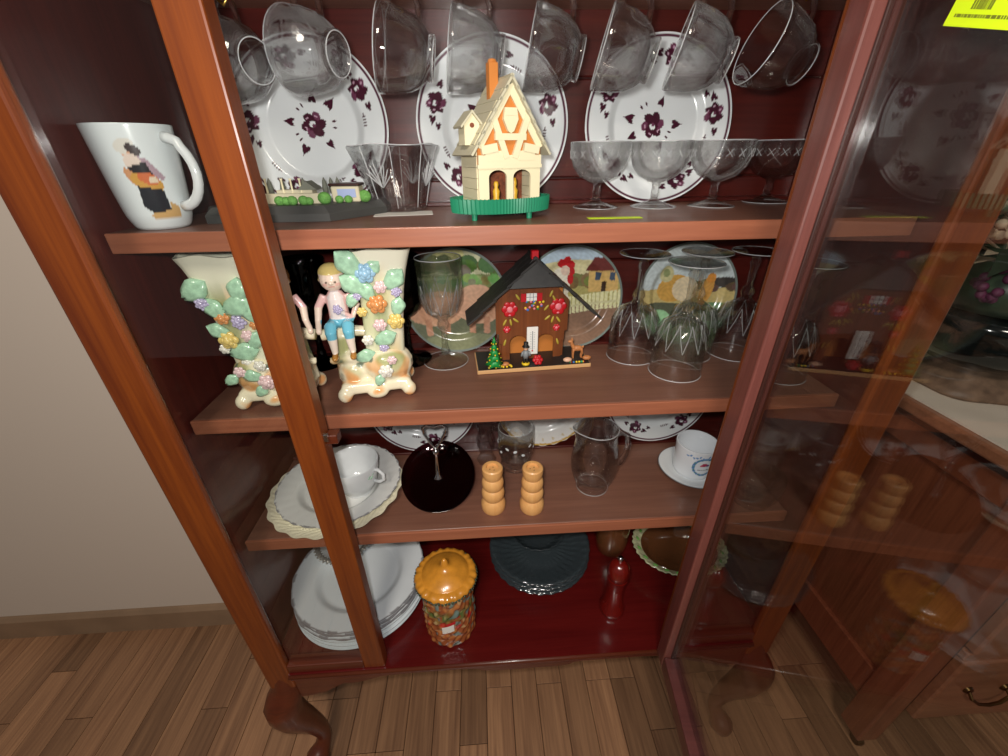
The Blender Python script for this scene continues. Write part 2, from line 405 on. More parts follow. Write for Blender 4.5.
# ================================================================== china cabinet
cab = thing('china_cabinet', 'dark mahogany glazed china cabinet on curved legs with its door open', 'cabinet', (0, 0, 0))
CT = 1.62
for sx in (-1, 1):
    x0, x1 = sorted((sx*AI, sx*A))
    m = MB(); m.bev(x0, x1, 0, 0.012, ZB-0.045, CT, 0.003, 2); m.build('front_post', 'mahogany', cab)
    x0, x1 = sorted((sx*XS1, sx*XS0))
    m = MB(); m.bev(x0, x1, 0, 0.02, ZB, CT, 0.002, 2); m.build('stile', 'mahogany', cab)
    x0, x1 = sorted((sx*XS0, sx*AI))
    m = MB(); m.bev(x0, x1, 0, 0.02, ZB, ZB+0.019, 0.002, 2); m.build('bottom_rail', 'mahogany_x', cab)
    m = MB(); m.box(x0, x1, 0.0075, 0.0105, ZB+0.019, CT-0.03); m.build('glass_pane', 'pane_glass', cab)
    x0, x1 = sorted((sx*(XI+0.003), sx*A))
    m = MB(); m.box(x0, x1, 0.012, 0.284, ZB-0.02, CT); m.build('side_panel', 'interior_wood', cab)
    # cabriole legs, front then rear
    for yy, fy in ((0.02, -1), (0.262, 0.25)):
        m = MB(); cx = sx*0.408
        pts = [(cx, yy, ZB-0.005), (cx+sx*0.003, yy+0.004*fy, ZB-0.06), (cx+sx*0.017, yy+0.016*fy, ZB-0.1), (cx+sx*0.014, yy+0.014*fy, ZB-0.145),
               (cx+sx*0.0, yy+0.001*fy, 0.12), (cx-sx*0.008, yy-0.006*fy, 0.06), (cx-sx*0.004, yy+0.004*fy, 0.032), (cx+sx*0.004, yy+0.016*fy, 0.016), (cx+sx*0.006, yy+0.02*fy, 0.0)]
        rr = [0.017, 0.0255, 0.031, 0.027, 0.0185, 0.0135, 0.015, 0.023, 0.016]
        sm_p = []; sm_r = []
        for i in range(len(pts)-1):
            for t in (0, 0.33, 0.66):
                p0, p1, p2, p3 = (Vector(pts[max(i-1, 0)]), Vector(pts[i]), Vector(pts[i+1]), Vector(pts[min(i+2, len(pts)-1)]))
                q = 0.5*((2*p1)+(p2-p0)*t+(2*p0-5*p1+4*p2-p3)*t*t+(3*p1-p0-3*p2+p3)*t**3)
                sm_p.append(q); sm_r.append(rr[i]*(1-t)+rr[i+1]*t)
        sm_p.append(Vector(pts[-1])); sm_r.append(rr[-1])
        m.tube(sm_p, sm_r, 12); m.build('leg', 'mahogany_x', cab, True)
# base board with moulded front, and scalloped apron
m = MB(); m.prism([(-AI, -0.003), (AI, -0.003), (AI, 0.0125), (XI, 0.0125), (XI, 0.284), (-XI, 0.284), (-XI, 0.0125), (-AI, 0.0125)], ZB-0.017, ZB, 'xy'); m.build('base_board', 'base_wood', cab)
m = MB(); m.tube([(-AI, -0.003, ZB-0.005), (AI, -0.003, ZB-0.005)], 0.0042, 8); m.build('base_moulding', 'mahogany_x', cab, True)
half = [(0.0, 0.030), (0.05, 0.030), (0.074, 0.027), (0.083, 0.021), (0.1, 0.0185), (0.2, 0.0185), (0.245, 0.022), (0.275, 0.032), (0.295, 0.036), (0.31, 0.035), (0.325, 0.044), (0.345, 0.058), (0.37, 0.066), (AI, 0.068)]
prof = [(-x, ZB-d-0.012) for x, d in reversed(half)] + [(x, ZB-d-0.012) for x, d in half[1:]] + [(AI, ZB-0.012), (-AI, ZB-0.012)]
m = MB(); m.prism(prof, 0.003, 0.02); m.build('apron', 'mahogany_x', cab)
nb = 11; bh = (CT-ZB)/nb
for i in range(nb):
    m = MB(); m.bev(-XI, XI, SB, SB+0.009, ZB+i*bh+0.0006, ZB+(i+1)*bh-0.0006, 0.0022, 1); m.build('back_board', 'back_wood', cab)
m = MB(); m.box(-XI, XI, SB+0.008, SB+0.01, ZB, CT); m.build('back_panel', 'dark_wood', cab)
for z in (Z0, Z1, Z2, Z3):
    m = MB(); m.bev(-XI, XI, SF+0.004, SB, z-ST, z, 0.0012, 1); s = m.build('shelf', 'shelf_wood', cab)
    m = MB(); m.bev(-XI, XI, SF, SF+0.0045, z-ST-0.0003, z+0.0002, 0.001, 2); m.build('shelf_edge', 'shelf_edge', s)
    m = MB(); m.bev(-XI, XI, SB-0.024, SB, z, z+0.005, 0.001, 1); m.build('plate_rail', 'back_wood', s)
m = MB(); m.bev(-A-0.02, A+0.02, -0.02, 0.29, CT, CT+0.04, 0.008, 3); m.build('cornice', 'mahogany_x', cab)
p = ony(335, 437, 0.012)
m = MB(); m.bev(-XS1, -XS1+0.013, 0.006, 0.02, p.z-0.006, p.z+0.006, 0.001, 1); k = m.build('door_catch', 'mahogany_x', cab)
m = MB(); m.bev(-XS1, -XS1+0.005, 0.001, 0.0058, p.z+0.001, p.z+0.011, 0.0008, 1); m.build('catch_plate', 'chrome', k)
# open door: hinge on the right-hand stile, swung about 83 degrees towards the viewer
DU = Vector((-0.123, -0.992, 0)).normalized(); DW = Vector((0.992, -0.123, 0)).normalized()
DM = Matrix((DU, DW, Vector((0, 0, 1)))).transposed().to_4x4(); DM.translation = Vector((0.2185, -0.0045, ZB+0.002))
door = bpy.data.objects.new('door', None); COL.objects.link(door); door.parent = cab; door.matrix_local = DM; door.empty_display_size = 0.02
DWID = 0.46; DH = CT-ZB-0.03; SW = 0.027; RH = 0.03; DT = 0.021
for u0, u1 in ((0, SW), (DWID-SW, DWID)):
    m = MB(); m.bev(u0, u1, 0, DT, 0, DH, 0.0022, 2); m.build('door_stile', 'door_wood', door)
for z0, z1 in ((0, RH), (DH-RH, DH)):
    m = MB(); m.bev(SW, DWID-SW, 0, DT, z0, z1, 0.0022, 2); m.build('door_rail', 'door_wood_y', door)
m = MB(); m.box(SW, DWID-SW, 0.0135, 0.0165, RH, DH-RH); m.build('door_pane', 'door_glass', door)
m = MB(); m.bev(SW, SW+0.003, 0.010, 0.0134, RH, DH-RH, 0.0006, 1); m.build('glazing_bead', 'dark_wood', door)
# price sticker on the door glass, with a bar code and a line of small print
q = DM.inverted() @ Vector((0.225, -0.08, 1.128))
stk = thing('price_sticker', 'bright yellow-green price sticker with bar code on the open door glass', 'sticker')
stk.matrix_world = DM @ Matrix.Translation((q.x+0.005, 0.0134, q.z-0.001)) @ Matrix.Rotation(math.radians(14), 4, 'Y')
m = MB(); m.bev(0, 0.072, -0.0003, 0, 0, 0.05, 0.0001, 1); m.build('paper', 'sticker', stk)
m = MB(); x = 0.014; rb = random.Random(5)
while x < 0.028:
    wd = rb.choice((0.0004, 0.0007, 0.0011)); m.box(x, x+wd, -0.0005, -0.0003, 0.0075, 0.023); x += wd+rb.choice((0.0004, 0.0007))
m.build('bar_code', 'sticker_ink', stk)
m = MB(); x = 0.005
while x < 0.06:
    wd = rb.choice((0.001, 0.002, 0.003)); m.box(x, x+wd, -0.0005, -0.0003, 0.004, 0.0055); x += wd+0.0007
m.build('small_print', 'sticker_ink', stk)

# ================================================================== sideboard beside the cabinet
SBX, SBY, SBZ = 0.655, -0.05, 0.70
sb = thing('sideboard', 'brown wooden sideboard with drawers and brass casters beside the china cabinet', 'sideboard', (SBX, SBY, 0))
SL, SD = 0.95, WALL-0.015-SBY
m = MB(); m.bev(-0.012, SL+0.012, -0.015, SD, SBZ-0.02, SBZ, 0.004, 2); m.build('top', 'sideboard_wood_x', sb)
m = MB(); m.bev(-0.004, SL+0.004, -0.006, SD, SBZ-0.034, SBZ-0.02, 0.004, 2); m.build('moulding', 'dark_wood', sb)
for x0, y0 in ((0, 0), (0, SD-0.045), (SL-0.045, 0), (SL-0.045, SD-0.045)):
    m = MB(); m.bev(x0, x0+0.042, y0, y0+0.045, 0.035, SBZ-0.034, 0.003, 2); leg = m.build('leg', 'sideboard_wood', sb)
    m = MB(); m.lathe([(0, 0.036), (0.010, 0.036), (0.011, 0.02), (0.006, 0.018), (0, 0.018)], 16, c=(x0+0.02, y0+0.02, 0))
    wm = Matrix.Translation((x0+0.02, y0+0.012, 0.0115)) @ Matrix.Rotation(PI/2, 4, 'Y')
    m.lathe([(0, -0.006), (0.0105, -0.006), (0.0115, 0), (0.0105, 0.006), (0, 0.006)], 18, mat=wm); m.build('caster', 'dark_brass', leg, True, angle=40)
m = MB(); m.box(0.012, 0.024, 0.045, SD-0.045, 0.2, SBZ-0.034); m.build('side_panel', 'sideboard_wood', sb)
m = MB(); m.bev(0.004, 0.03, 0.045, SD-0.045, 0.12, 0.2, 0.002, 1); m.build('side_rail', 'sideboard_wood', sb)
m = MB(); m.bev(0.004, 0.03, 0.045, SD-0.045, SBZ-0.08, SBZ-0.034, 0.002, 1); m.build('side_rail', 'sideboard_wood', sb)
m = MB(); m.box(0.03, SL-0.03, 0.022, SD-0.004, 0.115, SBZ-0.036); m.build('carcass', 'dark_wood', sb)
m = MB(); m.bev(0.042, 0.075, 0.014, 0.022, 0.115, SBZ-0.036, 0.001, 1); m.build('front_stile', 'dark_wood', sb)
for z0, z1 in ((0.112, 0.305), (0.33, 0.48), (0.5, 0.65)):
    m = MB(); m.bev(0.078, SL-0.05, 0.0, 0.022, z0, z1, 0.004, 2); dr = m.build('drawer', 'sideboard_wood_x', sb)
    for hx in (0.165, 0.6):
        hz = (z0+z1)/2
        m = MB(); m.tube([(hx-0.035, -0.002, hz+0.008), (hx-0.036, -0.012, hz), (hx-0.02, -0.015, hz-0.012), (hx, -0.016, hz-0.015), (hx+0.02, -0.015, hz-0.012), (hx+0.036, -0.012, hz), (hx+0.035, -0.002, hz+0.008)], 0.0028, 8)
        for e in (-1, 1): m.lathe([(0, 0), (0.009, 0), (0.007, 0.004), (0, 0.005)], 14, mat=Matrix.Translation((hx+e*0.035, -0.0001, hz+0.008)) @ Matrix.Rotation(PI/2, 4, 'X'))
        m.build('bail_pull', 'dark_brass', dr, True, angle=40)
for z0, z1 in ((0.308, 0.327), (0.482, 0.498)):
    m = MB(); m.bev(0.075, SL-0.048, 0.004, 0.022, z0, z1, 0.002, 1); m.build('drawer_divider', 'sideboard_wood_x', sb)
# runner cloth
m = MB(); nx, ny = 60, 24; rc = random.Random(2)
for lay in (0, 1):
    for j in range(ny+1):
        for i in range(nx+1):
            x = 0.655+0.9*i/nx; y = -0.02+0.29*j/ny
            m.v.append((x, y, SBZ+0.0005+(0.0035+0.0012*math.sin(x*60+y*20)*math.sin(y*45) if lay else 0)))
o2 = (nx+1)*(ny+1)
for j in range(ny):
    for i in range(nx):
        a = j*(nx+1)+i; m.f.append((a, a+nx+1, a+nx+2, a+1)); m.f.append((o2+a, o2+a+1, o2+a+nx+2, o2+a+nx+1))
for i in range(nx): m.f.append((i, i+1, o2+i+1, o2+i)); a = ny*(nx+1)+i; m.f.append((a+1, a, o2+a, o2+a+1))
for j in range(ny):
    a = j*(nx+1); m.f.append((a+nx+1, a, o2+a, o2+a+nx+1)); a += nx; m.f.append((a, a+nx+1, o2+a+nx+1, o2+a))
tag(m.build('table_runner', 'linen', None, True, angle=50), 'cream woven runner cloth lying on the sideboard top', 'cloth')
# urn with flowers
ux, uy, uz = 0.775, 0.2, SBZ+0.0055
urn = thing('flower_urn', 'dark glazed urn on a carved brown foot holding purple and cream flowers', 'urn', (ux, uy, uz)); urn.scale = (1.12, 1.12, 1.12)
m = MB(); m.lathe([(0, 0), (0.07, 0), (0.072, 0.005), (0.063, 0.011), (0.056, 0.02), (0.045, 0.028), (0.04, 0.034), (0.044, 0.038), (0, 0.038)], 40,
     mod=lambda th, i, r, z: (r*(1+0.06*math.cos(5*th)*(1 if i < 5 else 0.3)), z)); m.build('carved_foot', 'urn_stand', urn, True)
m = MB(); m.lathe([(0, 0.0381), (0.045, 0.0382), (0.064, 0.045), (0.078, 0.06), (0.0845, 0.08), (0.081, 0.092), (0.085, 0.097), (0.086, 0.108), (0.08, 0.116), (0, 0.1231)], 48); m.build('bowl', 'urn_black', urn, True, angle=60)
m = MB(); m.lathe([(0, 0.1231), (0.076, 0.1232), (0.085, 0.14), (0.084, 0.165), (0.072, 0.185), (0.064, 0.195), (0.07, 0.205), (0.066, 0.205), (0.058, 0.195), (0, 0.19)], 48); m.build('body', 'urn_green', urn, True)
rf = random.Random(11)
for k in range(9):
    a = 2*PI*k/9+0.2; rr = 0.05+0.03*rf.random(); fx, fy, fz = rr*math.cos(a)-0.02, rr*math.sin(a)-0.02, 0.2+0.05*rf.random()
    if k == 5: fx, fy, fz = -0.075, -0.03, 0.165
    m = MB()
    for j in range(26):
        d = Vector((rf.gauss(0, 1), rf.gauss(0, 1), rf.gauss(0, 1))).normalized()*0.019
        m.ball(Vector((fx, fy, fz))+d, 0.0062, 7, 5)
    m.build('flower', 'petal_purple' if k % 2 else 'petal_cream', urn, True)
leafm = MB(); leafm.add([(0, 0, 0), (0.009, 0.02, 0.003), (0, 0.02, 0), (-0.009, 0.02, 0.003), (0.011, 0.04, 0.005), (0, 0.042, 0.003), (-0.011, 0.04, 0.005), (0, 0.07, -0.006)],
     [(0, 1, 2), (0, 2, 3), (1, 4, 5, 2), (2, 5, 6, 3), (4, 7, 5), (5, 7, 6)]); leafme = leafm.mesh('leaf', True); leafme.materials.append(MATS['leaf_dark'])
for k in range(26):
    a = 2*PI*k/26*2.4; l = obj('leaf', leafme, 'leaf_dark', urn, (0.045*math.cos(a)-0.01, 0.045*math.sin(a)-0.01, 0.2+0.05*rf.random()), (rf.uniform(-0.5, 0.9), rf.uniform(-0.5, 0.5), a-PI/2)); l.scale = (1.3,)*3
leafc = leafme.copy(); leafc.materials.clear(); leafc.materials.append(MATS['petal_cream'])
for k in range(8):
    a = PI+0.3*(k-4); obj('cream_leaf', leafc, None, urn, (-0.05, -0.02+0.01*rf.random(), 0.19), (rf.uniform(-0.2, 0.7), 0, a-PI/2))

# ================================================================== plates standing against the back
def plate_mesh(R, paint, depth=0.015, well=0.62, rings=70, seg=260, mod=None, lip=0.0022, name='plate'):
    prof = []
    def h(t):
        if t < well-0.06: return 0.003
        if t < well+0.08:
            k = (t-well+0.06)/0.14; k = k*k*(3-2*k); return 0.003+k*(depth*0.55)
        k = (t-well-0.08)/(1-well-0.08); return 0.003+depth*0.55+k*(depth*0.45-0.003)
    for i in range(rings+1):
        t = i/rings; prof.append((R*t, h(t)))
    prof += [(R*1.0, h(1)-lip*0.6), (R*0.9, h(0.9)-lip), (R*(well+0.1), h(well+0.1)-lip), (R*(well-0.02), 0.0), (R*(well-0.08), 0.0), (R*(well-0.1), 0.0012), (0, 0.0012)]
    m = MB(); m.lathe(prof, seg, mod)
    me = m.mesh(name, True, paint, 50); me.materials.append(MATS['painted_china'])
    return me
PURP, PUR2, PINK, WHT, GRY = (66, 22, 40), (104, 52, 78), (196, 160, 180), (224, 229, 230), (150, 140, 150)
def flower(cx, cy, s, an, out, col=PURP):
    for k in range(6):
        a = an+k*PI/3+0.3; r = s*0.62; out.append(('e', cx+r*math.cos(a), cy+r*math.sin(a), s*0.5, s*0.36, a+0.6, col if k % 3 else PUR2))
    out += [('e', cx, cy, s*0.52, s*0.5, 0, col), ('e', cx-s*0.1, cy+s*0.1, s*0.28, s*0.22, 0.4, WHT), ('e', cx, cy-s*0.05, s*0.16, s*0.14, 0, PUR2)]
    for k in range(3):
        a = an+0.4+k*PI/3*1.1; r = s*0.72; out.append(('e', cx+r*math.cos(a), cy+r*math.sin(a), s*0.16, s*0.07, a+PI/2, PINK))
def heart(cx, cy, s, an, out, col=PURP):
    ca, sa = math.cos(an), math.sin(an)
    def t(x, y): return (cx+s*(x*ca-y*sa), cy+s*(x*sa+y*ca))
    out.append(('p', [t(0, 1.2), t(0.6, 0.1), t(0.55, -0.45), t(0, -0.2), t(-0.55, -0.45), t(-0.6, 0.1)], col))
def spray(cx, cy, s, an, out):
    for d, rr, q in ((0.0, 2.1, 0.62), (0.7, 1.9, 0.55), (2.2, 1.9, 0.55), (3.4, 2.0, 0.6), (4.6, 1.8, 0.5)):
        a = an+d; heart(cx+s*rr*math.cos(a), cy+s*rr*math.sin(a), s*q, a-PI/2, out)
    for d, rr in ((1.4, 1.7), (2.9, 1.7), (5.5, 1.8)):
        for e in (-0.14, 0.14):
            a = an+d+e; out.append(('e', cx+s*rr*math.cos(a), cy+s*rr*math.sin(a), s*0.17, s*0.08, a, PURP))
    flower(cx, cy, s, an, out)
PS = []
spray(0.02, 0.03, 0.15, 0.6, PS)
for k in range(5):
    a = 0.35+2*PI*k/5; x, y = 0.77*math.cos(a), 0.77*math.sin(a)
    flower(x, y, 0.12, a, PS)
    for da, rr, q in ((0.23, 0.79, 0.075), (0.33, 0.72, 0.06), (-0.25, 0.8, 0.07)):
        heart(rr*math.cos(a+da), rr*math.sin(a+da), q, a+da+(0 if da > 0 else PI), PS)
    for j in range(5):
        aa = a-0.36-0.045*j; PS.append(('e', 0.70*math.cos(aa), 0.70*math.sin(aa), 0.018, 0.011, aa, PURP))
PS += [('a', 0.955, 0.972, (84, 40, 58)), ('f', lambda U, V: (np.hypot(U, V) > 0.62) & (np.hypot(U, V) < 0.626) & (np.sin(np.arctan2(V, U)*3) > 0.4), (176, 180, 184))]
RP = 0.0985
def purple_paint(co):
    c = paint_shapes(co[:, 0]/RP, co[:, 1]/RP, WHT, PS); return c
purple = plate_mesh(RP, purple_paint)
def stand_plate(name, me, x, zs, R, tilt, roll, label, cat='plate', group=None, well=0.62, depth=0.015, yaw=0.0, yoff=0.0):
    th = PI/2-math.radians(tilt)
    yc = SB-0.0006-R*(well-0.02)*math.cos(th)-yoff
    zc = zs+R*math.sin(th)-depth*math.cos(th)+0.0008
    o = obj(name, me, None); o.matrix_world = Matrix.Translation((x, yc, zc)) @ rotz(yaw) @ Matrix.Rotation(th, 4, 'X') @ rotz(roll)
    return tag(o, label, cat, group)
stand_plate('plate', purple, -0.262, Z1, RP, 9, 0.2, 'white plate with purple flowers standing behind the glass bowl and village model', group='purple flower plates')
stand_plate('plate', purple, -0.029, Z1, RP, 9, 1.2, 'white plate with purple flowers standing behind the cream toy house', group='purple flower plates')
stand_plate('plate', purple, 0.191, Z1, RP, 9, 2.3, 'white plate with purple flowers standing behind the stemmed dessert glasses', group='purple flower plates')
# same service on the third shelf
def small_plate(px0, px1, lab, roll):
    x = (ony(px0, 432, 0.25).x+ony(px1, 432, 0.25).x)/2
    return stand_plate('plate', purple, x, Z3+0.005, RP, 2.5, roll, lab, group='purple flower plates')
small_plate(365, 482, 'white plate with purple flowers standing behind the dark purple handled tray', 0.8)
small_plate(600, 708, 'white plate with purple flowers standing behind the clear glass pitcher', 2.6)
GP = [('a', 0.95, 1.0, (196, 160, 84))]
for k in range(24):
    a = 2*PI*k/24; GP.append(('e', 0.86*math.cos(a), 0.86*math.sin(a), 0.05, 0.02, a, (206, 190, 150)))
gp = plate_mesh(0.088, lambda co: paint_shapes(co[:, 0]/0.088, co[:, 1]/0.088, (226, 226, 222), GP), seg=200, rings=40,
     mod=lambda th, i, r, z: (r*(1+0.012*math.cos(24*th)*(1 if 0.06 < r else 0)), z))
stand_plate('plate', gp, 0.055, Z3+0.005, 0.088, 2.5, 0.0, 'white plate with scalloped gold rim standing behind the wooden shakers')
# painted farm plates, second shelf
def rimmed(base, R):
    def f(co):
        U, V = co[:, 0]/R, co[:, 1]/R; c = paint_shapes(U, V, (150, 160, 158), base)
        rng = np.sin(U*37.0+np.sin(V*23)*2)*np.sin(V*41+np.sin(U*19)*2)
        c = c*(1+0.05*rng[:, None]); m = np.hypot(U, V) > 0.965; c[m] = (120, 130, 124); return np.clip(c, 0, 255)
    return f
RF = 0.082
rt = random.Random(4)
def trees(y, n, r, c, x0=-1, x1=1):
    return [('e', rt.uniform(x0, x1), y+rt.uniform(-0.04, 0.06), r*rt.uniform(0.7, 1.3), r*rt.uniform(0.6, 1.1), 0, tuple(int(k*rt.uniform(0.85, 1.15)) for k in c)) for _ in range(n)]
pig = [('r', 0, 0.8, 1, 0.35, 0, (206, 206, 168)), ('e', -0.3, 0.85, 0.5, 0.25, 0, (222, 216, 150)), ('r', 0, 0.2, 1, 0.3, 0, (132, 148, 96)), ('r', 0, 0.42, 1, 0.05, 0, (150, 170, 110)), ('r', 0, -0.6, 1, 0.55, 0, (108, 112, 88))]
pig += trees(0.66, 26, 0.16, (92, 106, 66)) + [('e', 0.15, 0.55, 0.16, 0.13, 0, (120, 112, 96))] + trees(0.38, 14, 0.1, (122, 150, 92))
pig += [('e', -0.35, -0.15, 0.52, 0.34, 0.05, (204, 158, 126)), ('e', 0.42, -0.08, 0.46, 0.38, -0.15, (212, 168, 138)), ('e', 0.05, -0.05, 0.2, 0.24, 0, (214, 166, 136)), ('e', -0.72, -0.2, 0.2, 0.2, 0, (198, 150, 120)),
        ('e', 0.76, -0.2, 0.16, 0.16, 0, (206, 156, 126)), ('p', [(0.62, 0.12), (0.78, 0.2), (0.74, 0.0)], (176, 124, 98)), ('r', -0.55, -0.5, 0.06, 0.16, 0.1, (190, 140, 112)), ('r', -0.2, -0.52, 0.06, 0.16, 0, (190, 140, 112)),
        ('r', 0.3, -0.5, 0.06, 0.16, 0, (196, 146, 118)), ('r', 0.58, -0.48, 0.06, 0.16, 0, (196, 146, 118)), ('e', 0.1, -0.85, 0.9, 0.22, 0, (128, 132, 100))]
roo = [('r', 0, 0.75, 1, 0.5, 0, (186, 206, 220)), ('e', 0.1, 0.5, 0.9, 0.22, 0, (222, 214, 166)), ('r', 0, 0.05, 1, 0.34, 0, (176, 168, 104)), ('r', 0, -0.65, 1, 0.5, 0, (138, 108, 88))]
roo += trees(0.28, 22, 0.12, (120, 116, 70), -0.5, 0.5)
roo += [('r', 0.62, 0.32, 0.28, 0.22, 0, (214, 178, 110)), ('p', [(0.28, 0.5), (0.42, 0.76), (0.92, 0.74), (1.0, 0.5)], (112, 54, 50)), ('r', 0.52, 0.4, 0.05, 0.08, 0, (70, 84, 104)), ('r', 0.78, 0.4, 0.05, 0.08, 0, (70, 84, 104)), ('r', 0.64, 0.2, 0.04, 0.1, 0, (66, 50, 40))]
for k in range(14): roo.append(('r', -0.1+0.08*k, -0.16+0.01*k, 0.03, 0.17, 0, (226, 224, 176)))
roo += [('r', 0.45, -0.12, 0.55, 0.02, 0.1, (210, 206, 160)), ('e', -0.2, 0.3, 0.17, 0.28, 0.2, (232, 226, 206)), ('e', -0.4, -0.05, 0.36, 0.34, 0, (228, 220, 196)),
        ('e', -0.2, 0.66, 0.08, 0.08, 0, (192, 36, 40)), ('e', -0.1, 0.7, 0.08, 0.09, 0, (192, 36, 40)), ('e', -0.02, 0.62, 0.08, 0.09, 0, (192, 36, 40)), ('e', 0.0, 0.5, 0.06, 0.08, 0, (192, 36, 40)), ('e', -0.02, 0.36, 0.06, 0.1, 0, (192, 36, 40)), ('e', -0.12, 0.52, 0.09, 0.09, 0, (226, 200, 180))]
hen = [('r', 0, 0.6, 1, 0.6, 0, (204, 216, 216)), ('r', 0, -0.05, 1, 0.16, 0, (206, 186, 124)), ('r', 0, -0.7, 1, 0.52, 0, (116, 150, 106)), ('e', 0.75, 0.22, 0.35, 0.1, 0, (70, 66, 62))] + trees(0.14, 14, 0.09, (104, 100, 74), 0.1, 1)
hen += [('e', -0.25, 0.12, 0.34, 0.26, 0.25, (214, 166, 84)), ('e', -0.02, 0.1, 0.26, 0.24, 0, (230, 212, 176)), ('e', -0.42, 0.4, 0.14, 0.16, 0, (206, 200, 150)), ('e', -0.42, 0.42, 0.07, 0.08, 0, (150, 160, 110)), ('e', 0.42, 0.06, 0.13, 0.3, -0.3, (218, 162, 84)), ('e', 0.5, 0.3, 0.09, 0.1, 0, (220, 150, 70)),
        ('e', -0.1, -0.35, 0.8, 0.16, -0.15, (92, 96, 78)), ('e', 0.5, -0.4, 0.4, 0.1, 0.1, (84, 92, 74)), ('e', -0.55, -0.55, 0.3, 0.25, 0.3, (150, 196, 150))]
for px, nm, sh, lab in ((455, 'pig', pig, 'round plate painted with pigs in a field, behind the stemmed crystal goblet'), (573, 'rooster', roo, 'round plate painted with rooster, farmhouse and white fence, behind the cottage'), (690, 'hen', hen, 'round plate painted with orange birds on green ground, behind the upturned goblets')):
    me = plate_mesh(RF, rimmed(sh, RF), rings=60, seg=220, well=0.7, depth=0.012)
    stand_plate('decorative_plate', me, ony(px, 290, 0.25).x, Z2, RF, 9, 0, lab, well=0.7, depth=0.012, group='painted farm plates')

# ================================================================== first shelf
# --- picture mug
p = onz(166, 225, Z1); MUGC = (-0.3845, 0.104, Z1+0.0003); MR = 0.0385
mug = thing('mug', 'white mug painted with a woman carrying a basket, by the cabinet side', 'mug', MUGC, rz=0.0); mug.scale = (0.92, 0.92, 1.02)
outer = [(0, 0.002), (0.02, 0.002), (0.0215, 0.0), (0.0245, 0.0), (0.027, 0.003), (0.0295, 0.009)]
for i in range(46): t = i/45; outer.append((0.0305+0.0085*t**0.8, 0.012+0.078*t))
outer += [(0.0388, 0.0905), (0.0374, 0.0905)] + [(0.0365-0.008*t, 0.088-0.08*t) for t in (0, 0.25, 0.5, 0.75, 1)] + [(0, 0.007)]
TH0 = math.radians(-66)     # bearing of the picture towards the viewer
MS = [('e', 0.0, 0.068, 0.0065, 0.0065, 0, (222, 176, 150)), ('e', -0.002, 0.073, 0.0085, 0.0055, 0.3, (220, 216, 208)), ('e', 0.004, 0.07, 0.006, 0.004, -0.6, (70, 60, 60)),
      ('p', [(0.003, 0.066), (0.012, 0.062), (0.024, 0.046), (0.02, 0.044), (0.008, 0.052)], (176, 150, 162)), ('e', 0.0, 0.059, 0.007, 0.008, 0, (226, 208, 196)),
      ('p', [(-0.006, 0.056), (0.01, 0.06), (0.014, 0.046), (-0.004, 0.044)], (44, 42, 46)), ('e', -0.006, 0.048, 0.004, 0.008, 0.4, (206, 150, 110)),
      ('e', 0.006, 0.043, 0.014, 0.0075, -0.35, (206, 156, 78)), ('e', 0.008, 0.046, 0.009, 0.005, -0.3, (206, 112, 70)), ('e', 0.012, 0.0445, 0.004, 0.003, 0, (226, 206, 180)),
      ('p', [(-0.004, 0.04), (0.018, 0.036), (0.02, 0.017), (0.004, 0.014), (-0.006, 0.022)], (42, 44, 50)), ('p', [(-0.004, 0.015), (0.02, 0.018), (0.02, 0.026), (0.03, 0.02), (0.03, 0.011), (0.002, 0.0095)], (206, 166, 110))]
def mugpaint(co):
    th = np.arctan2(co[:, 1], co[:, 0]); u = (th-TH0); u = (u+PI) % (2*PI)-PI
    r = np.hypot(co[:, 0], co[:, 1]); c = paint_shapes(u*0.036, co[:, 2], (224, 230, 232), MS); c[r < 0.03] = (224, 230, 232); c[(co[:, 2] < 0.006)] = (224, 230, 232)
    return c
m = MB(); m.lathe(outer, 260); m.build('body', 'painted_china', mug, True, mugpaint, 60)
ha = math.radians(-12); m = MB(); hp = []
for t in range(13):
    a = PI/2-PI*t/12; hp.append((0.034+0.029*math.cos(a)+(0.004 if t < 3 else 0), 0, 0.047+0.03*math.sin(a)+0.003))
hp = [(rotz(ha) @ Vector(q)) for q in hp]; m.tube(hp, 0.0048, 12, sy=1.0); m.build('handle', 'porcelain', mug, True)
# --- village model on a dark plinth
p = onz(290, 222, Z1)
dio = thing('village_model', 'miniature stone village model with green bushes on a dark plinth', 'figurine', (p.x, p.y+0.002, Z1+0.0003), 0.0)
hw, dp, ch = 0.09, 0.085, 0.03
oct_ = lambda g, z: [(-hw-g+ch*0.3, -g), (hw+g-ch-0.02, -g), (hw+g, ch+0.03), (hw+g, dp+g), (-hw-g, dp+g), (-hw-g, ch*0.4)]
m = MB(); lo_, hi_ = oct_(0.006, 0), oct_(0, 0)
n = len(lo_); vs = [(x, y, 0) for x, y in lo_]+[(x, y, 0.008) for x, y in lo_]+[(x, y, 0.016) for x, y in hi_]; fs = [tuple(range(n-1, -1, -1)), tuple(range(2*n, 3*n))]
for L_ in (0, 1):
    for k in range(n): fs.append((L_*n+k, L_*n+(k+1) % n, (L_+1)*n+(k+1) % n, (L_+1)*n+k))
m.add(vs, fs); m.build('plinth', 'slate_grey', dio)
m = MB(); m.bev(-0.075, 0.035, 0.02, 0.026, 0.016, 0.027, 0.0008, 1); m.build('stone_wall', 'stone', dio)
for x in (-0.012, -0.002, 0.008, -0.03, -0.05):
    m = MB(); m.lathe([(0, 0), (0.0016, 0), (0.0012, 0.002), (0.001, 0.014), (0.0018, 0.016), (0, 0.016)], 10, c=(x, 0.03, 0.026)); m.build('column', 'cream_plastic', dio, True)
m = MB(); m.box(-0.02, 0.02, 0.03, 0.045, 0.016, 0.03); m.build('hall', 'stone', dio)
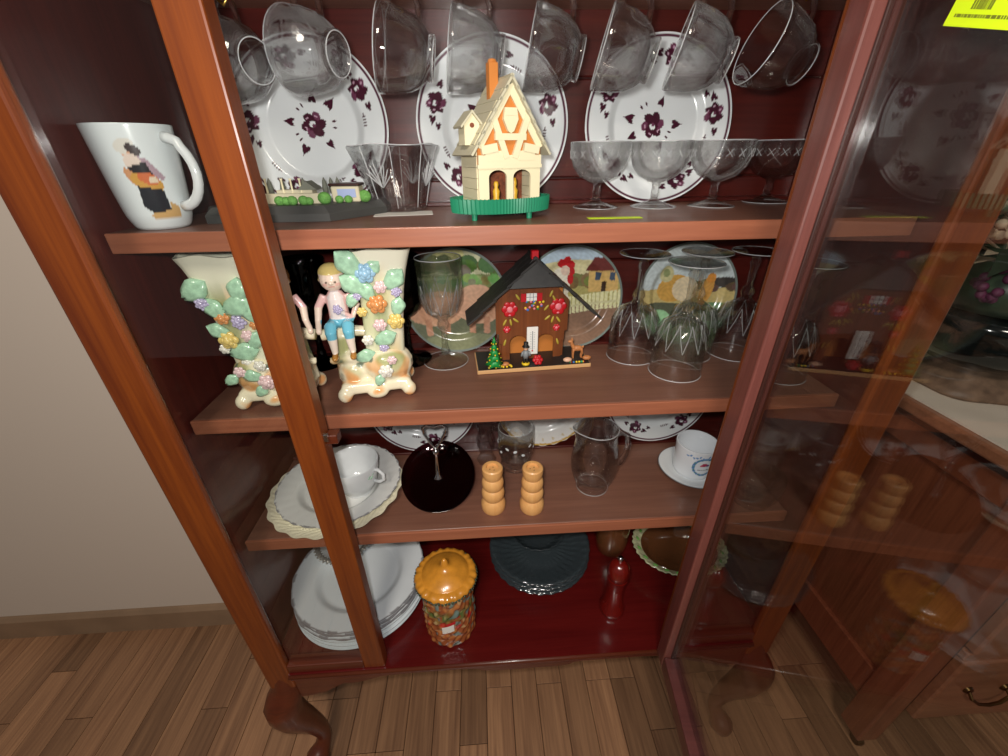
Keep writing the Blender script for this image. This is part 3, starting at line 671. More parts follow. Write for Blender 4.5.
m = MB(); m.prism([(0.004, 0.03), (0.026, 0.03), (0.015, 0.039)], 0.028, 0.05); m.build('gable_roof', 'tree_grey', dio)
m = MB(); m.bev(0.04, 0.072, 0.034, 0.055, 0.016, 0.033, 0.001, 1); h_ = m.build('gatehouse', 'stone', dio)
m = MB(); m.bev(0.038, 0.074, 0.032, 0.057, 0.033, 0.036, 0.001, 1); m.build('gatehouse_roof', 'dark_wood', h_)
m = MB(); m.box(0.047, 0.068, 0.0332, 0.034, 0.021, 0.03); m.build('plaque', 'plaque_blue', h_)
for x, y, r in ((-0.068, 0.014, 0.006), (-0.06, 0.014, 0.005), (-0.012, 0.013, 0.006), (-0.005, 0.013, 0.0055), (0.002, 0.013, 0.006), (0.014, 0.014, 0.006), (0.02, 0.014, 0.005), (0.035, 0.022, 0.008), (0.05, 0.027, 0.005), (0.06, 0.028, 0.005), (0.076, 0.04, 0.008)):
    m = MB(); m.ball((x, y, 0.016+r*0.7), (r, r*0.8, r*0.85), 10, 7); m.build('bush', 'bush_green', dio, True)
for x in (-0.055, -0.04, -0.025, 0.0, 0.025, 0.033, 0.041):
    m = MB(); m.lathe([(0, 0), (0.003, 0.002), (0.0035, 0.008), (0.002, 0.016), (0, 0.02)], 9, c=(x, 0.062, 0.022)); m.lathe([(0, 0), (0.0008, 0), (0.0008, 0.01), (0, 0.01)], 6, c=(x, 0.062, 0.0155)); m.build('tree', 'tree_grey', dio, True)
# card under the bowl
p = onz(408, 215, Z1)
m = MB(); m.bev(-0.04, 0.03, -0.008, 0.03, 0, 0.0005, 0.0001, 1); tag(m.build('paper_card', 'card', None, loc=(p.x, p.y, Z1+0.0003), rot=(0, 0, 0.12)), 'flat grey-white paper card under the square glass bowl', 'card')
# --- square cut-glass bowl
p = onz(398, 213, Z1)
def sqmod(th, i, r, z):
    t = max(0.0, min(1.0, (z-0.006)/0.068)); th2 = th+0.35
    sq = 1/max(abs(math.cos(th2)), abs(math.sin(th2)))**0.55
    f = 1+(sq-1.08)*(0.35+0.5*t); groove = 0.02*t*math.cos(8*th2)+0.006*math.cos(24*th2)*(1-t)
    return r*(f+groove), z+(0.001*math.cos(4*th2) if i in (7, 8, 9) else 0)
m = MB(); m.lathe([(0, 0.002), (0.026, 0.002), (0.029, 0.0), (0.033, 0.0), (0.035, 0.004), (0.039, 0.02), (0.046, 0.045), (0.0565, 0.0745), (0.0555, 0.0765), (0.0535, 0.0765), (0.0515, 0.074), (0.0415, 0.045), (0.0345, 0.02), (0.029, 0.009), (0, 0.008)], 96, sqmod)
bowl = thing('glass_bowl', 'flared square cut-glass bowl beside the cream toy house', 'bowl', (p.x+0.001, p.y+0.027, Z1+0.0009), 0.0); bowl.scale = (0.93, 0.93, 0.97)
m.build('bowl_wall', 'cut_glass', bowl, True, angle=35)
m = MB()
for k in range(4):
    a = -0.35+k*PI/2
    for s in (-1, 1):
        for j in range(4):
            b0 = a+s*0.02; b1 = a+s*(0.1+0.09*j)
            m.tube([(0.0405*math.cos(b0), 0.0405*math.sin(b0), 0.03), (0.0505*math.cos(b1), 0.0505*math.sin(b1), 0.058-0.004*j)], 0.0007, 5)
m.build('cut_fans', 'glass_glint_etch', bowl, True)['kind'] = 'stuff'
def sqp(th, i, r, z): rr, zz = sqmod(th, i, r, z); return (rr*math.cos(th), rr*math.sin(th), zz)
q = MB(); q.tube([sqp(2*PI*k/96, 8, 0.0548, 0.0765) for k in range(96)], 0.0007, 6, closed=True); q.build('rim', 'glass_glint_etch', bowl, True)
for k in range(8):
    th = -0.35+PI/8+k*PI/4; q = MB(); q.tube([sqp(th, 4, 0.0355, 0.005), sqp(th, 5, 0.0395, 0.02), sqp(th, 6, 0.0465, 0.045), sqp(th, 7, 0.0567, 0.0745)], 0.0006, 5); q.build('panel_edge', 'glass_glint_etch', bowl, True)
# --- cream toy house on a green fluted tray
p = onz(503, 221, Z1)
ho = thing('toy_house', 'cream plastic chalet with orange gable panels on a green fluted tray', 'ornament', (p.x, p.y+0.036, Z1+0.0003), math.radians(20)); ho.scale = (1.08, 1.08, 1.0)
m = MB()
def ov(th, i, r, z):
    k = 0.0007*math.cos(72*th) if i in (2, 3, 4) else 0
    return (r+k)*(0.052*0.034)/math.sqrt((0.034*math.cos(th))**2+(0.052*math.sin(th))**2)/0.05, z+(0.0008*math.cos(72*th) if i == 4 else 0)
m.lathe([(0, 0.007), (0.05, 0.007), (0.0512, 0.007), (0.052, 0.015), (0.052, 0.0215), (0.0505, 0.0215), (0.0495, 0.01), (0, 0.01)], 288, ov); tr = m.build('tray', 'green_plastic', ho, True, angle=40)
for x, y in ((-0.036, -0.016), (0.02, -0.027), (0.036, 0.016), (-0.02, 0.025)):
    m = MB(); m.lathe([(0, 0), (0.0028, 0), (0.0032, 0.008), (0, 0.008)], 10, c=(x, y, 0)); m.build('foot', 'green_plastic', tr, True, angle=40)
hx, hy, h0, he, hr = 0.033, 0.024, 0.0101, 0.072, 0.128
def arch(cx, w, z0, z1, n=10): return [(cx-w, z0)]+[(cx-w*math.cos(PI*i/n), z1+w*0.8*math.sin(PI*i/n)) for i in range(n+1)]+[(cx+w, z0)]
# front wall as frame pieces around two arched doors
def frame_piece(poly, name='front_wall', mat='cream_plastic', y0=-hy, y1=-hy+0.003):
    q = MB(); q.prism(poly, y0, y1); return q.build(name, mat, ho)
dz = 0.042
for x0, x1 in ((-hx, -0.0225), (-0.0035, 0.0035), (0.0225, hx)): frame_piece([(x0, h0), (x1, h0), (x1, dz), (x0, dz)], 'door_post')
for cx in (-0.013, 0.013):
    ar = [(cx+0.0095*math.cos(PI*i/10), dz+0.007*math.sin(PI*i/10)) for i in range(11)]
    frame_piece(ar+[(cx-0.0095, 0.054), (cx+0.0095, 0.054)], 'arch')
frame_piece([(-hx, dz), (-0.0225, dz), (-0.0225, 0.054), (-hx, 0.054)], 'wall_panel'); frame_piece([(0.0225, dz), (hx, dz), (hx, 0.054), (0.0225, 0.054)], 'wall_panel'); frame_piece([(-0.0035, dz), (0.0035, dz), (0.0035, 0.054), (-0.0035, 0.054)], 'wall_panel')
frame_piece([(-hx-0.001, 0.0505), (hx+0.001, 0.0505), (hx+0.001, 0.054), (-hx-0.001, 0.054)], 'string_course', y0=-hy-0.0015, y1=-hy+0.001)
# gable: orange back panel and cream tracery bars proud of it
frame_piece([(-hx, 0.054), (hx, 0.054), (hx, he), (0, hr-0.004), (-hx, he)], 'gable_panel', 'orange_panel', -hy+0.001, -hy+0.003)
BARN = 0
def bar(x0, z0, x1, z1, w, name='tracery_bar'):
    w *= 1.35
    d = Vector((x1-x0, z1-z0)).normalized(); n_ = Vector((-d.y, d.x))*w
    global BARN
    BARN += 1; w_ = 0.00025*BARN
    frame_piece([(x0-n_.x, z0-n_.y), (x1-n_.x, z1-n_.y), (x1+n_.x, z1+n_.y), (x0+n_.x, z0+n_.y)], name, y0=-hy-0.0008-w_, y1=-hy+0.0008)
bar(-hx, he-0.002, 0, hr-0.005, 0.0032); bar(hx, he-0.002, 0, hr-0.005, 0.0032); bar(-hx, 0.058, hx, 0.058, 0.0035)
bar(-0.026, 0.062, -0.008, 0.062, 0.0034); bar(0.008, 0.062, 0.026, 0.062, 0.0034)
bar(-0.004, 0.06, -0.018, 0.098, 0.0022); bar(0.004, 0.06, 0.018, 0.098, 0.0022); bar(-0.016, 0.079, 0.016, 0.079, 0.0022)
bar(-0.03, 0.067, -0.014, 0.07, 0.0028); bar(0.03, 0.067, 0.014, 0.07, 0.0028); bar(-0.006, 0.1, 0.006, 0.1, 0.002)
m = MB(); m.prism([(-0.006, 0.104), (0.006, 0.104), (0.0075, 0.094), (0.003, 0.084), (0, 0.082), (-0.003, 0.084), (-0.0075, 0.094)], -hy-0.003, -hy+0.0008); m.build('shield_ornament', 'cream_plastic', ho)
for sx in (-1, 1):
    for k in range(6):
        z0 = h0+k*(he-h0)/6; x0, x1 = sorted((sx*hx, sx*(hx-0.002)))
        m = MB(); m.box(x0-(0.0008 if sx < 0 else 0), x1+(0.0008 if sx > 0 else 0), -hy+0.003, hy, z0+0.0004, z0+(he-h0)/6); m.build('side_board', 'cream_plastic', ho)
m = MB(); m.prism([(-hx, h0), (hx, h0), (hx, he), (0, hr-0.004), (-hx, he)], hy-0.002, hy); m.build('rear_wall', 'cream_plastic', ho)
m = MB(); m.box(-hx+0.003, hx-0.003, hy-0.012, hy-0.008, h0, 0.054); m.build('interior_screen', 'rust_panel', ho)
m = MB(); m.box(-hx+0.003, hx-0.003, -hy+0.004, hy-0.008, 0.0545, 0.056); m.build('ceiling_board', 'orange_panel', ho)
sl = Vector((hx+0.007, 0, hr-(he-0.01))).length; ang = math.atan2(hr-(he-0.01), hx+0.007)
for sx in (-1, 1):
    for k in range(7):
        c0 = Vector((sx*(hx+0.007), 0, he-0.01)).lerp(Vector((0, 0, hr)), k/7); 
        mm = Matrix.Translation(c0) @ Matrix.Rotation(-ang if sx > 0 else ang, 4, 'Y')
        # slat lies along slope
        q = MB()
        if sx < 0: q.box(0, sl/7+0.003, -hy-0.006, hy+0.006, 0.0005*0, 0.0022, mm @ Matrix.Rotation(-2*ang, 4, 'Y') @ Matrix.Rotation(math.radians(3), 4, 'Y'))
        else: q.box(-sl/7-0.003, 0, -hy-0.006, hy+0.006, 0, 0.0022, mm @ Matrix.Rotation(2*ang, 4, 'Y') @ Matrix.Rotation(math.radians(-3), 4, 'Y'))
        q.build('roof_slat', 'cream_roof', ho)
m = MB(); m.bev(-0.0115, -0.0025, -0.004, 0.005, 0.112, 0.1435, 0.0006, 1); m.lathe([(0, 0.1435), (0.0045, 0.1435), (0.0035, 0.146), (0, 0.147)], 10, c=(-0.007, 0.0005, 0)); m.build('chimney', 'orange_panel', ho)
m = MB(); m.prism([(-0.041, 0.072), (-0.026, 0.072), (-0.026, 0.091), (-0.0335, 0.1), (-0.041, 0.091)], -0.012, 0.006); dmr = m.build('dormer', 'cream_plastic', ho)
for s_ in (-1, 1):
    q = MB(); q.prism([(-0.0335, 0.1), (-0.0335, 0.1025), (-0.0335+s_*0.012, 0.0885), (-0.0335+s_*0.011, 0.0868)], -0.015, 0.009); q.build('dormer_roof', 'cream_roof', dmr)
m = MB(); m.lathe([(0, 0), (0.0022, 0), (0.0022, 0.0006), (0, 0.0006)], 14, mat=Matrix.Translation((-0.0335, -0.0121, 0.0895)) @ Matrix.Rotation(PI/2, 4, 'X')); m.build('entry_hole', 'rust_panel', dmr)
for cx, hh in ((-0.0115, 0.028), (0.0085, 0.031)):
    m = MB(); m.lathe([(0, 0), (0.0042, 0), (0.0044, 0.004), (0.003, 0.012), (0.0037, 0.018), (0.0018, 0.0215), (0.0026, 0.0245), (0.002, hh-0.001), (0, hh)], 14, c=(cx, -hy+0.009, h0+0.0002)); m.build('yellow_figure', 'yellow_plastic', ho, True)
# --- sticker strip at the shelf front
a, c = onz(589, 219.5, Z1), onz(643, 218.5, Z1)
m = MB(); m.bev(0, (c-a).length, 0, 0.012, 0, 0.0004, 0.0001, 1); tag(m.build('sticker_strip', 'sticker', None, loc=(a.x, a.y, Z1+0.0003), rot=(0, 0, math.atan2(c.y-a.y, c.x-a.x))), 'narrow yellow-green sticker lying on the top shelf below the dessert glasses', 'sticker')
# --- stemmed dessert glasses
m = MB(); m.lathe([(0, 0.001), (0.02, 0.001), (0.031, 0.0), (0.0315, 0.0012), (0.02, 0.004), (0.008, 0.0075), (0.005, 0.011), (0.0055, 0.018), (0.0048, 0.024), (0.0062, 0.029), (0.013, 0.031), (0.026, 0.037), (0.035, 0.0475), (0.0392, 0.060), (0.0402, 0.0745), (0.0398, 0.0755), (0.0388, 0.0752),
     (0.0378, 0.06), (0.0336, 0.0485), (0.0248, 0.0385), (0.012, 0.0335), (0, 0.0325)], 56); dess_me = m.mesh('bowl_and_stem', True, angle=60); dess_me.materials.append(MATS['glass'])
m = MB(); NZ = 15
for ph in (0,):
    for k in range(NZ):
        a0, a1 = 2*PI*(k+ph)/NZ, 2*PI*(k+ph+0.5)/NZ
        for zz in ((0.0575, 0.066), (0.066, 0.0575)):
            r0, r1 = [0.0389+(z-0.0575)*0.13 for z in zz]
            m.tube([(r0*math.cos(a0), r0*math.sin(a0), zz[0]), (r1*math.cos(a1), r1*math.sin(a1), zz[1])], 0.00035, 4)
d_rim, d_foot = ring_mesh('rim', 0.0396, 0.0753, 0.0005), ring_mesh('foot_edge', 0.0312, 0.0006, 0.0005)
etch_me = m.mesh('etched_band'); etch_me.materials.append(MATS['glass_glint_etch'])
for i, (px, py, lab) in enumerate(((602, 210, 'etched stemmed dessert glass next to the cream toy house'), (661, 209.5, 'etched stemmed dessert glass in front of the purple flower plate centre'), (721, 208.5, 'etched stemmed dessert glass third along from the toy house'), (785, 204, 'etched stemmed dessert glass nearest the hinged door stile'))):
    p = onz(px, py, Z1); t = thing('dessert_glass', lab, 'glass', (p.x, p.y+0.027, Z1+0.0003), 0.3*i, 'stemmed dessert glasses on the top shelf')
    t.location.x += (-0.002, -0.0005, 0, -0.012)[i]; t.scale = (0.92, 0.92, 1)
    obj('bowl_and_stem', dess_me, None, t); obj('etched_band', etch_me, None, t); obj('rim', d_rim, None, t); obj('foot_edge', d_foot, None, t)
# --- hanging punch cups
def cupmod(th, i, r, z):
    k = 0.014*math.cos(9*th+z*55) if 0.008 < z < 0.05 else 0
    return r*(1+k), z
m = MB(); m.lathe([(0, 0.003), (0.017, 0.003), (0.0185, 0.0), (0.022, 0.0), (0.0225, 0.003), (0.0215, 0.006), (0.028, 0.012), (0.0345, 0.022), (0.0385, 0.036), (0.041, 0.052), (0.0418, 0.059), (0.041, 0.06), (0.0398, 0.0592), (0.0388, 0.052), (0.0362, 0.037), (0.0322, 0.024), (0.025, 0.0145), (0.014, 0.009), (0, 0.008)], 72, cupmod)
cup_me = m.mesh('cup_body', True, angle=50); cup_me.materials.append(MATS['glass'])
m = MB(); hp = [(0.036, 0, 0.05), (0.046, 0, 0.052), (0.056, 0, 0.0465), (0.0585, 0, 0.036), (0.054, 0, 0.026), (0.044, 0, 0.020), (0.031, 0, 0.0185)]
m.tube(hp, 0.0033, 10); cuph_me = m.mesh('cup_handle', True); cuph_me.materials.append(MATS['glass'])
m = MB(); m.tube([(0, 0, 0.0175), (0, 0, 0.01), (0.004, 0, 0.004), (0.0045, 0, -0.002), (0, 0, -0.006), (-0.005, 0, -0.003)], 0.0011, 7); hook_me = m.mesh('cup_hook', True); hook_me.materials.append(MATS['brass'])
c_rim, c_foot = ring_mesh('rim', 0.0409, 0.0598, 0.0006), ring_mesh('foot_ring', 0.0205, 0.0004, 0.0007)
cups = [(236, 62, 0.55, 4), (311, 53, 0.38, 6), (401, 53, -0.03, 9), (473, 54, 0.0, 8), (552, 53, 0.1, 11), (622, 53, 0.17, 14), (698, 53, 0.27, 15), (777, 52, 0.02, 20)]; CSC = 0.88
places = ['half hidden behind the left stile', 'above the village model', 'above the square glass bowl', 'just left of the toy house chimney', 'just right of the toy house chimney', 'above the first dessert glass', 'above the third dessert glass', 'tilted open beside the door stile']
places[3], places[4] = 'overlapping the toy house roof', 'between the toy house and the dessert glasses'
for (px, py, yw, tl), pl in zip(cups, places):
    yy = 0.172 if 460 < px < 560 else 0.135; CSC = 0.94 if yy > 0.15 else 0.88; c = ony(px, py, yy); t_ = math.radians(tl)
    axis = Vector((-math.cos(t_)*math.cos(yw), math.cos(t_)*math.sin(yw)*1.0, math.sin(t_))).normalized()
    hv = (Vector((0, 0, 1))-axis*axis.z).normalized(); yv = axis.cross(hv)
    mw = Matrix((hv, yv, axis)).transposed().to_4x4(); mw.translation = c-axis*0.032; mw = mw @ Matrix.Diagonal((CSC, CSC, CSC, 1))
    t = thing('punch_cup', 'clear glass punch cup hanging by its handle, '+pl, 'cup', group='hanging glass punch cups'); t.matrix_world = mw
    obj('cup_body', cup_me, None, t); obj('cup_handle', cuph_me, None, t); obj('rim', c_rim, None, t); obj('foot_ring', c_foot, None, t)
    top = mw @ Vector((0.0552, 0, 0.036)); hk = obj('cup_hook', hook_me, None, cab, (top.x, top.y, top.z+0.0012)); hk.rotation_euler = (0, 0, 0)
    hk.scale = (1, 1, (Z0-ST-(top.z+0.0012))/0.0175)

# ================================================================== second shelf
def rosette(r, n=6):
    m = MB(); m.ball((0, -r*0.35, 0), (r*0.42, r*0.35, r*0.42), 9, 6)
    for lay, (rr, s, y) in enumerate(((0.62, 0.42, -0.1), (0.34, 0.32, -0.32))):
        for k in range(n-lay):
            a = 2*PI*k/(n-lay)+0.4*lay; m.ball((r*rr*math.cos(a), r*y, r*rr*math.sin(a)), (r*s, r*0.26, r*s), 8, 5)
    return m
def berry(r):
    m = MB(); rr = random.Random(1)
    for k in range(16):
        a = 2.4*k; q = r*0.75*math.sqrt(k/16); m.ball((q*math.cos(a), -r*0.3*(1-k/16), q*math.sin(a)), r*0.27, 7, 5)
    return m
def porc_leaf_mb(L, W):
    m = MB(); n = 7
    for j in range(n+1):
        t = j/n; wd = W*math.sin(PI*min(1, t*0.94+0.06))**0.8*(1+0.12*math.cos(9*t))
        for s_, y in ((-1, 0.0015), (-0.5, -0.0012), (0, 0.0004), (0.5, -0.0012), (1, 0.0015)): m.v.append((s_*wd, y-0.003*math.sin(PI*t), L*(t-0.5)))
    k0 = len(m.v)
    for q in list(m.v): m.v.append((q[0], q[1]+0.0022, q[2]))
    for j in range(n):
        for i in range(4):
            a = j*5+i; m.f.append((a, a+1, a+6, a+5)); m.f.append((k0+a, k0+a+5, k0+a+6, k0+a+1))
        m.f.append((j*5, j*5+5, k0+j*5+5, k0+j*5)); m.f.append((j*5+4, k0+j*5+4, k0+j*5+9, j*5+9))
    m.f.append((0, k0, k0+1, 1)); m.f += [(1, k0+1, k0+2, 2), (2, k0+2, k0+3, 3), (3, k0+3, k0+4, 4)]
    return m
FL = {k: rosette(0.0085).mesh('flower', True) for k in ('porc_yellow', 'porc_pink', 'porc_orange', 'porc_blue', 'porc_white')}
for k, me in FL.items(): me.materials.append(MATS[k])
BER = berry(0.0085).mesh('grapes', True); BER.materials.append(MATS['porc_lilac'])
LEAF = porc_leaf_mb(0.026, 0.0095).mesh('leaf', True); LEAF.materials.append(MATS['porc_leaf'])
def noise3(co, s, ph=0.0):
    x, y, z = co[:, 0]*s, co[:, 1]*s, co[:, 2]*s
    return (np.sin(x*1.0+1.7*np.sin(y*0.8+ph)+ph)+np.sin(y*1.3+1.5*np.sin(z*0.9+ph))+np.sin(z*1.1+1.6*np.sin(x*0.7-ph)))/3
def mixc(c, col, w): return c*(1-w[:, None])+np.array(col)*w[:, None]
def porc_paint(co):
    c = np.empty((len(co), 3)); c[:] = (236, 226, 196)
    n = noise3(co, 110, 0.3); n2 = noise3(co, 170, 2.0)
    c = mixc(c, (150, 156, 96), np.clip((n-0.05)*2.2, 0, 0.75)*np.clip((co[:, 2]-0.025)/0.03, 0, 1))
    c = mixc(c, (226, 150, 84), np.clip((n2-0.1)*2.0, 0, 0.8)*np.clip(1-(co[:, 2]-0.03)/0.05, 0.25, 1))
    c = mixc(c, (70, 96, 84), np.clip((noise3(co, 260, 1.1)-0.42)*4, 0, 0.7)*np.clip((co[:, 2]-0.03)/0.02, 0, 1))
    return c
def vase_paint(co):
    c = np.empty((len(co), 3)); c[:] = (232, 228, 206)
    n = noise3(co, 90, 0.9); f = np.clip((0.172-co[:, 2])/0.02, 0, 1)
    c = mixc(c, (190, 194, 138), f*np.clip(0.5+n, 0, 0.9)); c = mixc(c, (222, 176, 122), f*np.clip((noise3(co, 120, 3.1)-0.1)*1.8, 0, 0.7))
    c = mixc(c, (120, 140, 92), f*np.clip((noise3(co, 150, 4.4)-0.3)*2.5, 0, 0.6)); return c
def figurine(mx, loc, rz, label, decs, shirt, pants, hair, girl):
    t = thing('figurine_vase', label, 'vase', loc, rz, 'porcelain figure vases'); X = lambda v: mx*v
    m = MB()
    m.bev(*sorted((X(-0.044), X(0.046))), -0.028, 0.028, 0.009, 0.026, 0.006, 3)
    for x, y in ((-0.04, -0.025), (0.042, -0.025), (-0.04, 0.025), (0.042, 0.025)): m.ball((X(x), y, 0.0105), (0.0095, 0.009, 0.0105))
    m.ball((X(0.002), -0.028, 0.012), (0.014, 0.007, 0.009))
    m.ball((X(0.018), -0.004, 0.042), (0.034, 0.027, 0.028)); m.ball((X(-0.025), 0.0, 0.034), (0.022, 0.022, 0.02))
    m.tube([(X(-0.034), 0.004, 0.025), (X(-0.036), 0.004, 0.05), (X(-0.031), 0.004, 0.085)], [0.015, 0.011, 0.012], 10)
    m.tube([(X(-0.058), 0.0, 0.087), (X(-0.03), 0.002, 0.091), (X(0.0), 0.002, 0.086), (X(0.02), 0.0, 0.08)], [0.0075, 0.008, 0.007, 0.009], 10)
    m.tube([(X(-0.052), -0.004, 0.052), (X(-0.03), -0.01, 0.056), (X(0.0), -0.012, 0.054)], [0.005, 0.006, 0.008], 8)
    me = remesh(m, 0.0021, 2); colour(me, porc_paint); obj('base', me, 'painted_china', t)
    # vase: rounded square tube, wider mouth
    m = MB(); seg = 40; lv = [(0.03, 0.026, 0.016, 0.016), (0.06, 0.0245, 0.016, 0.018), (0.1, 0.025, 0.017, 0.021), (0.14, 0.0265, 0.019, 0.025), (0.165, 0.029, 0.021, 0.028), (0.18, 0.0315, 0.023, 0.03), (0.1925, 0.035, 0.026, 0.031)]
    inner = [(z+0.0006 if i == len(lv)-1 else z, a-0.0035, b_-0.0035, cx) for i, (z, a, b_, cx) in enumerate(lv)][::-1][:5]
    rows = []
    for z, a, b_, cx in lv+inner:
        row = []
        for k in range(seg):
            th = 2*PI*k/seg; co_, si = math.cos(th), math.sin(th); q = (abs(co_)**5+abs(si)**5)**(-0.2)
            zz = z+(0.002*math.cos(4*th+0.6) if z > 0.185 else 0); row.append(len(m.v)); m.v.append((X(cx)+a*q*co_, b_*q*si, zz))
        rows.append(row)
    for a, b_ in zip(rows, rows[1:]):
        for k in range(seg): m.f.append((a[k], a[(k+1) % seg], b_[(k+1) % seg], b_[k]))
    m.f.append(tuple(rows[0])); m.f.append(tuple(rows[-1]))
    m.build('vase', 'painted_china', t, True, vase_paint, 60)
    # seated child
    bx = -0.03; m = MB(); P = lambda x, y, z: (X(bx+1.2*x), 1.05*y, 0.165-(0.165-z)*0.9)
    m.ball(P(0, -0.006, 0.158), (0.0142, 0.0128, 0.0148)); m.ball(P(0, -0.002, 0.164), (0.0152, 0.0138, 0.0128)); m.ball(P(0, -0.0186, 0.1555), (0.002, 0.002, 0.002))
    for e in (-1, 1): m.ball(P(e*0.0116, -0.004, 0.157), (0.002, 0.002, 0.003))
    m.tube([P(0, -0.004, 0.15), P(0, -0.003, 0.138)], [0.005, 0.0055], 10)
    m.tube([P(0, -0.002, 0.141), P(0, -0.002, 0.132), P(0, -0.004, 0.115), P(0, -0.004, 0.1), P(0, -0.004, 0.092)], [0.008, 0.0125, 0.012, 0.0128, 0.009], 12)
    for e in (-1, 1):
        m.tube([P(e*0.011, -0.002, 0.136), P(e*0.0185, -0.004, 0.12), P(e*(0.02 if e < 0 else 0.013), -0.011, 0.105)] + ([P(-0.022, -0.01, 0.09)] if e < 0 else [P(0.003, -0.018, 0.118)]), [0.005, 0.0048, 0.004, 0.0034], 9)
        m.ball(P(-0.022, -0.011, 0.0885) if e < 0 else P(0.001, -0.0185, 0.12), (0.0036, 0.0036, 0.0042))
        m.tube([P(e*0.006, -0.004, 0.097), P(e*0.0085, -0.022, 0.0975), P(e*0.0085, -0.026, 0.092), P(e*0.0085, -0.025, 0.075), P(e*0.0088, -0.024, 0.061)], [0.0075, 0.0076, 0.007, 0.0052, 0.0038], 10)
        m.ball(P(e*0.009, -0.029, 0.057), (0.0042, 0.0085, 0.004))
    me = remesh(m, 0.0012, 2)
    def kid(co):
        x, y, z = (co[:, 0]-X(bx))/1.2, co[:, 1]/1.05, 0.165-(0.165-co[:, 2])/0.9; c = np.empty((len(co), 3)); c[:] = (238, 214, 196)
        c[z < 0.144] = shirt; c[(z < 0.144) & (abs(x) < 0.0075) & (y < -0.008) & (z > 0.104)] = (240, 226, 222)
        c[(abs(x) > 0.0135) & (z < 0.122)] = (240, 216, 198)
        leg = (y < -0.008) & (z < 0.106) & (abs(x) < 0.018); c[leg | ((z < 0.104) & (abs(x) < 0.0135))] = pants
        c[(z < 0.083)] = (238, 222, 206); c[(z < 0.0615) & (y < -0.016)] = (176, 120, 50)
        hr_ = (z > 0.157+0.006*np.clip((-y-0.006)/0.012, -1, 1)) & ((z > 0.1655) | (y > -0.006)); c[hr_] = hair
        for e in (-1, 1): c[((x-e*0.0042)**2+(z-0.1565)**2 < 0.0011**2) & (y < -0.012)] = (90, 70, 60)
        c[(abs(x) < 0.0026) & (abs(z-0.1508) < 0.0008) & (y < -0.012)] = (206, 110, 104); c[(abs(x) > 0.004) & (abs(x) < 0.008) & (abs(z-0.1535) < 0.002) & (y < -0.011)] = (240, 190, 176)
        return c
    colour(me, kid); ko = obj('seated_child', me, 'painted_china', t)
    g = obj('grapes', BER, None, t, P(0.002, -0.0215, 0.122)); g.scale = (0.8,)*3
    # applied flowers and leaves, placed on the front of the vase and base
    inv = (Matrix.Translation(loc) @ rotz(rz)).inverted()
    o_, d_ = inv @ CAM, None
    for kind, px, py, s_, an in decs:
        d = inv.to_3x3() @ ray(px, py)
        yf = -0.0235
        for _ in range(4):
            tt = (yf-o_.y)/d.y; q = o_+d*tt
            yf = -(0.017+0.006*max(0, min(1, (q.z-0.06)/0.13)))-0.0005 if q.z > 0.062 else (-0.03 if q.z > 0.03 else -0.0305)
        o = obj({'l': 'leaf', 'g': 'grapes'}.get(kind, 'flower'), {'l': LEAF, 'g': BER}.get(kind) or FL['porc_'+kind], None, t, q, (0, an, 0)); o.scale = (s_*1.25,)*3
    return t
decR = [('l', 347, 263, 1.1, -0.7), ('l', 352, 284, 1.0, -0.9), ('l', 394, 279, 0.95, 0.8), ('blue', 365, 273, 1.15, 0), ('pink', 380, 287, 0.75, 0), ('orange', 377, 304, 1.15, 0), ('g', 396, 291, 0.75, 0), ('g', 357, 296, 0.6, 0), ('yellow', 396, 321, 1.0, 0),
        ('pink', 380, 325, 0.8, 0), ('l', 386, 338, 0.9, 1.2), ('g', 384, 347, 0.7, 0), ('white', 386, 371, 0.9, 0), ('l', 380, 380, 0.55, 0.4), ('l', 352, 300, 0.6, 0.5), ('l', 366, 291, 0.8, -0.4), ('yellow', 362, 312, 0.6, 0), ('l', 398, 306, 0.75, 0.3), ('white', 368, 340, 0.7, 0), ('pink', 392, 360, 0.6, 0), ('l', 366, 356, 0.8, 1.3), ('l', 372, 268, 0.7, 0.9)]
decL = [('l', 194, 290, 1.05, 1.0), ('g', 202, 303, 0.9, 0), ('l', 238, 306, 1.1, 1.3), ('g', 239, 322, 0.95, 0), ('yellow', 229, 340, 1.1, 0), ('pink', 248, 336, 0.75, 0), ('l', 218, 331, 0.8, -1.0), ('l', 245, 352, 1.05, 1.5), ('white', 249, 362, 0.8, 0),
        ('pink', 267, 382, 1.0, 0), ('l', 262, 391, 0.6, 0.8), ('l', 237, 290, 0.9, 0.2), ('white', 225, 349, 0.6, 0), ('orange', 255, 325, 0.6, 0), ('l', 214, 309, 0.9, -0.5), ('orange', 222, 318, 0.8, 0), ('l', 256, 340, 0.8, 0.6), ('pink', 240, 372, 0.7, 0), ('l', 252, 376, 0.7, -1.2), ('white', 260, 366, 0.7, 0), ('l', 232, 380, 0.6, 1.0), ('l', 250, 312, 0.9, -0.3)]
figurine(1, (-0.2, 0.128, Z2+0.0003), math.radians(10), 'porcelain flower vase with a seated boy in blue shorts beside the crystal goblet', decR, (240, 196, 190), (110, 184, 206), (214, 190, 120), False)
figurine(-1, (-0.322, 0.118, Z2+0.0003), math.radians(4), 'porcelain flower vase with wide mouth against the cabinet side, figure hidden by stile', decL, (236, 190, 190), (236, 196, 198), (170, 120, 70), True)
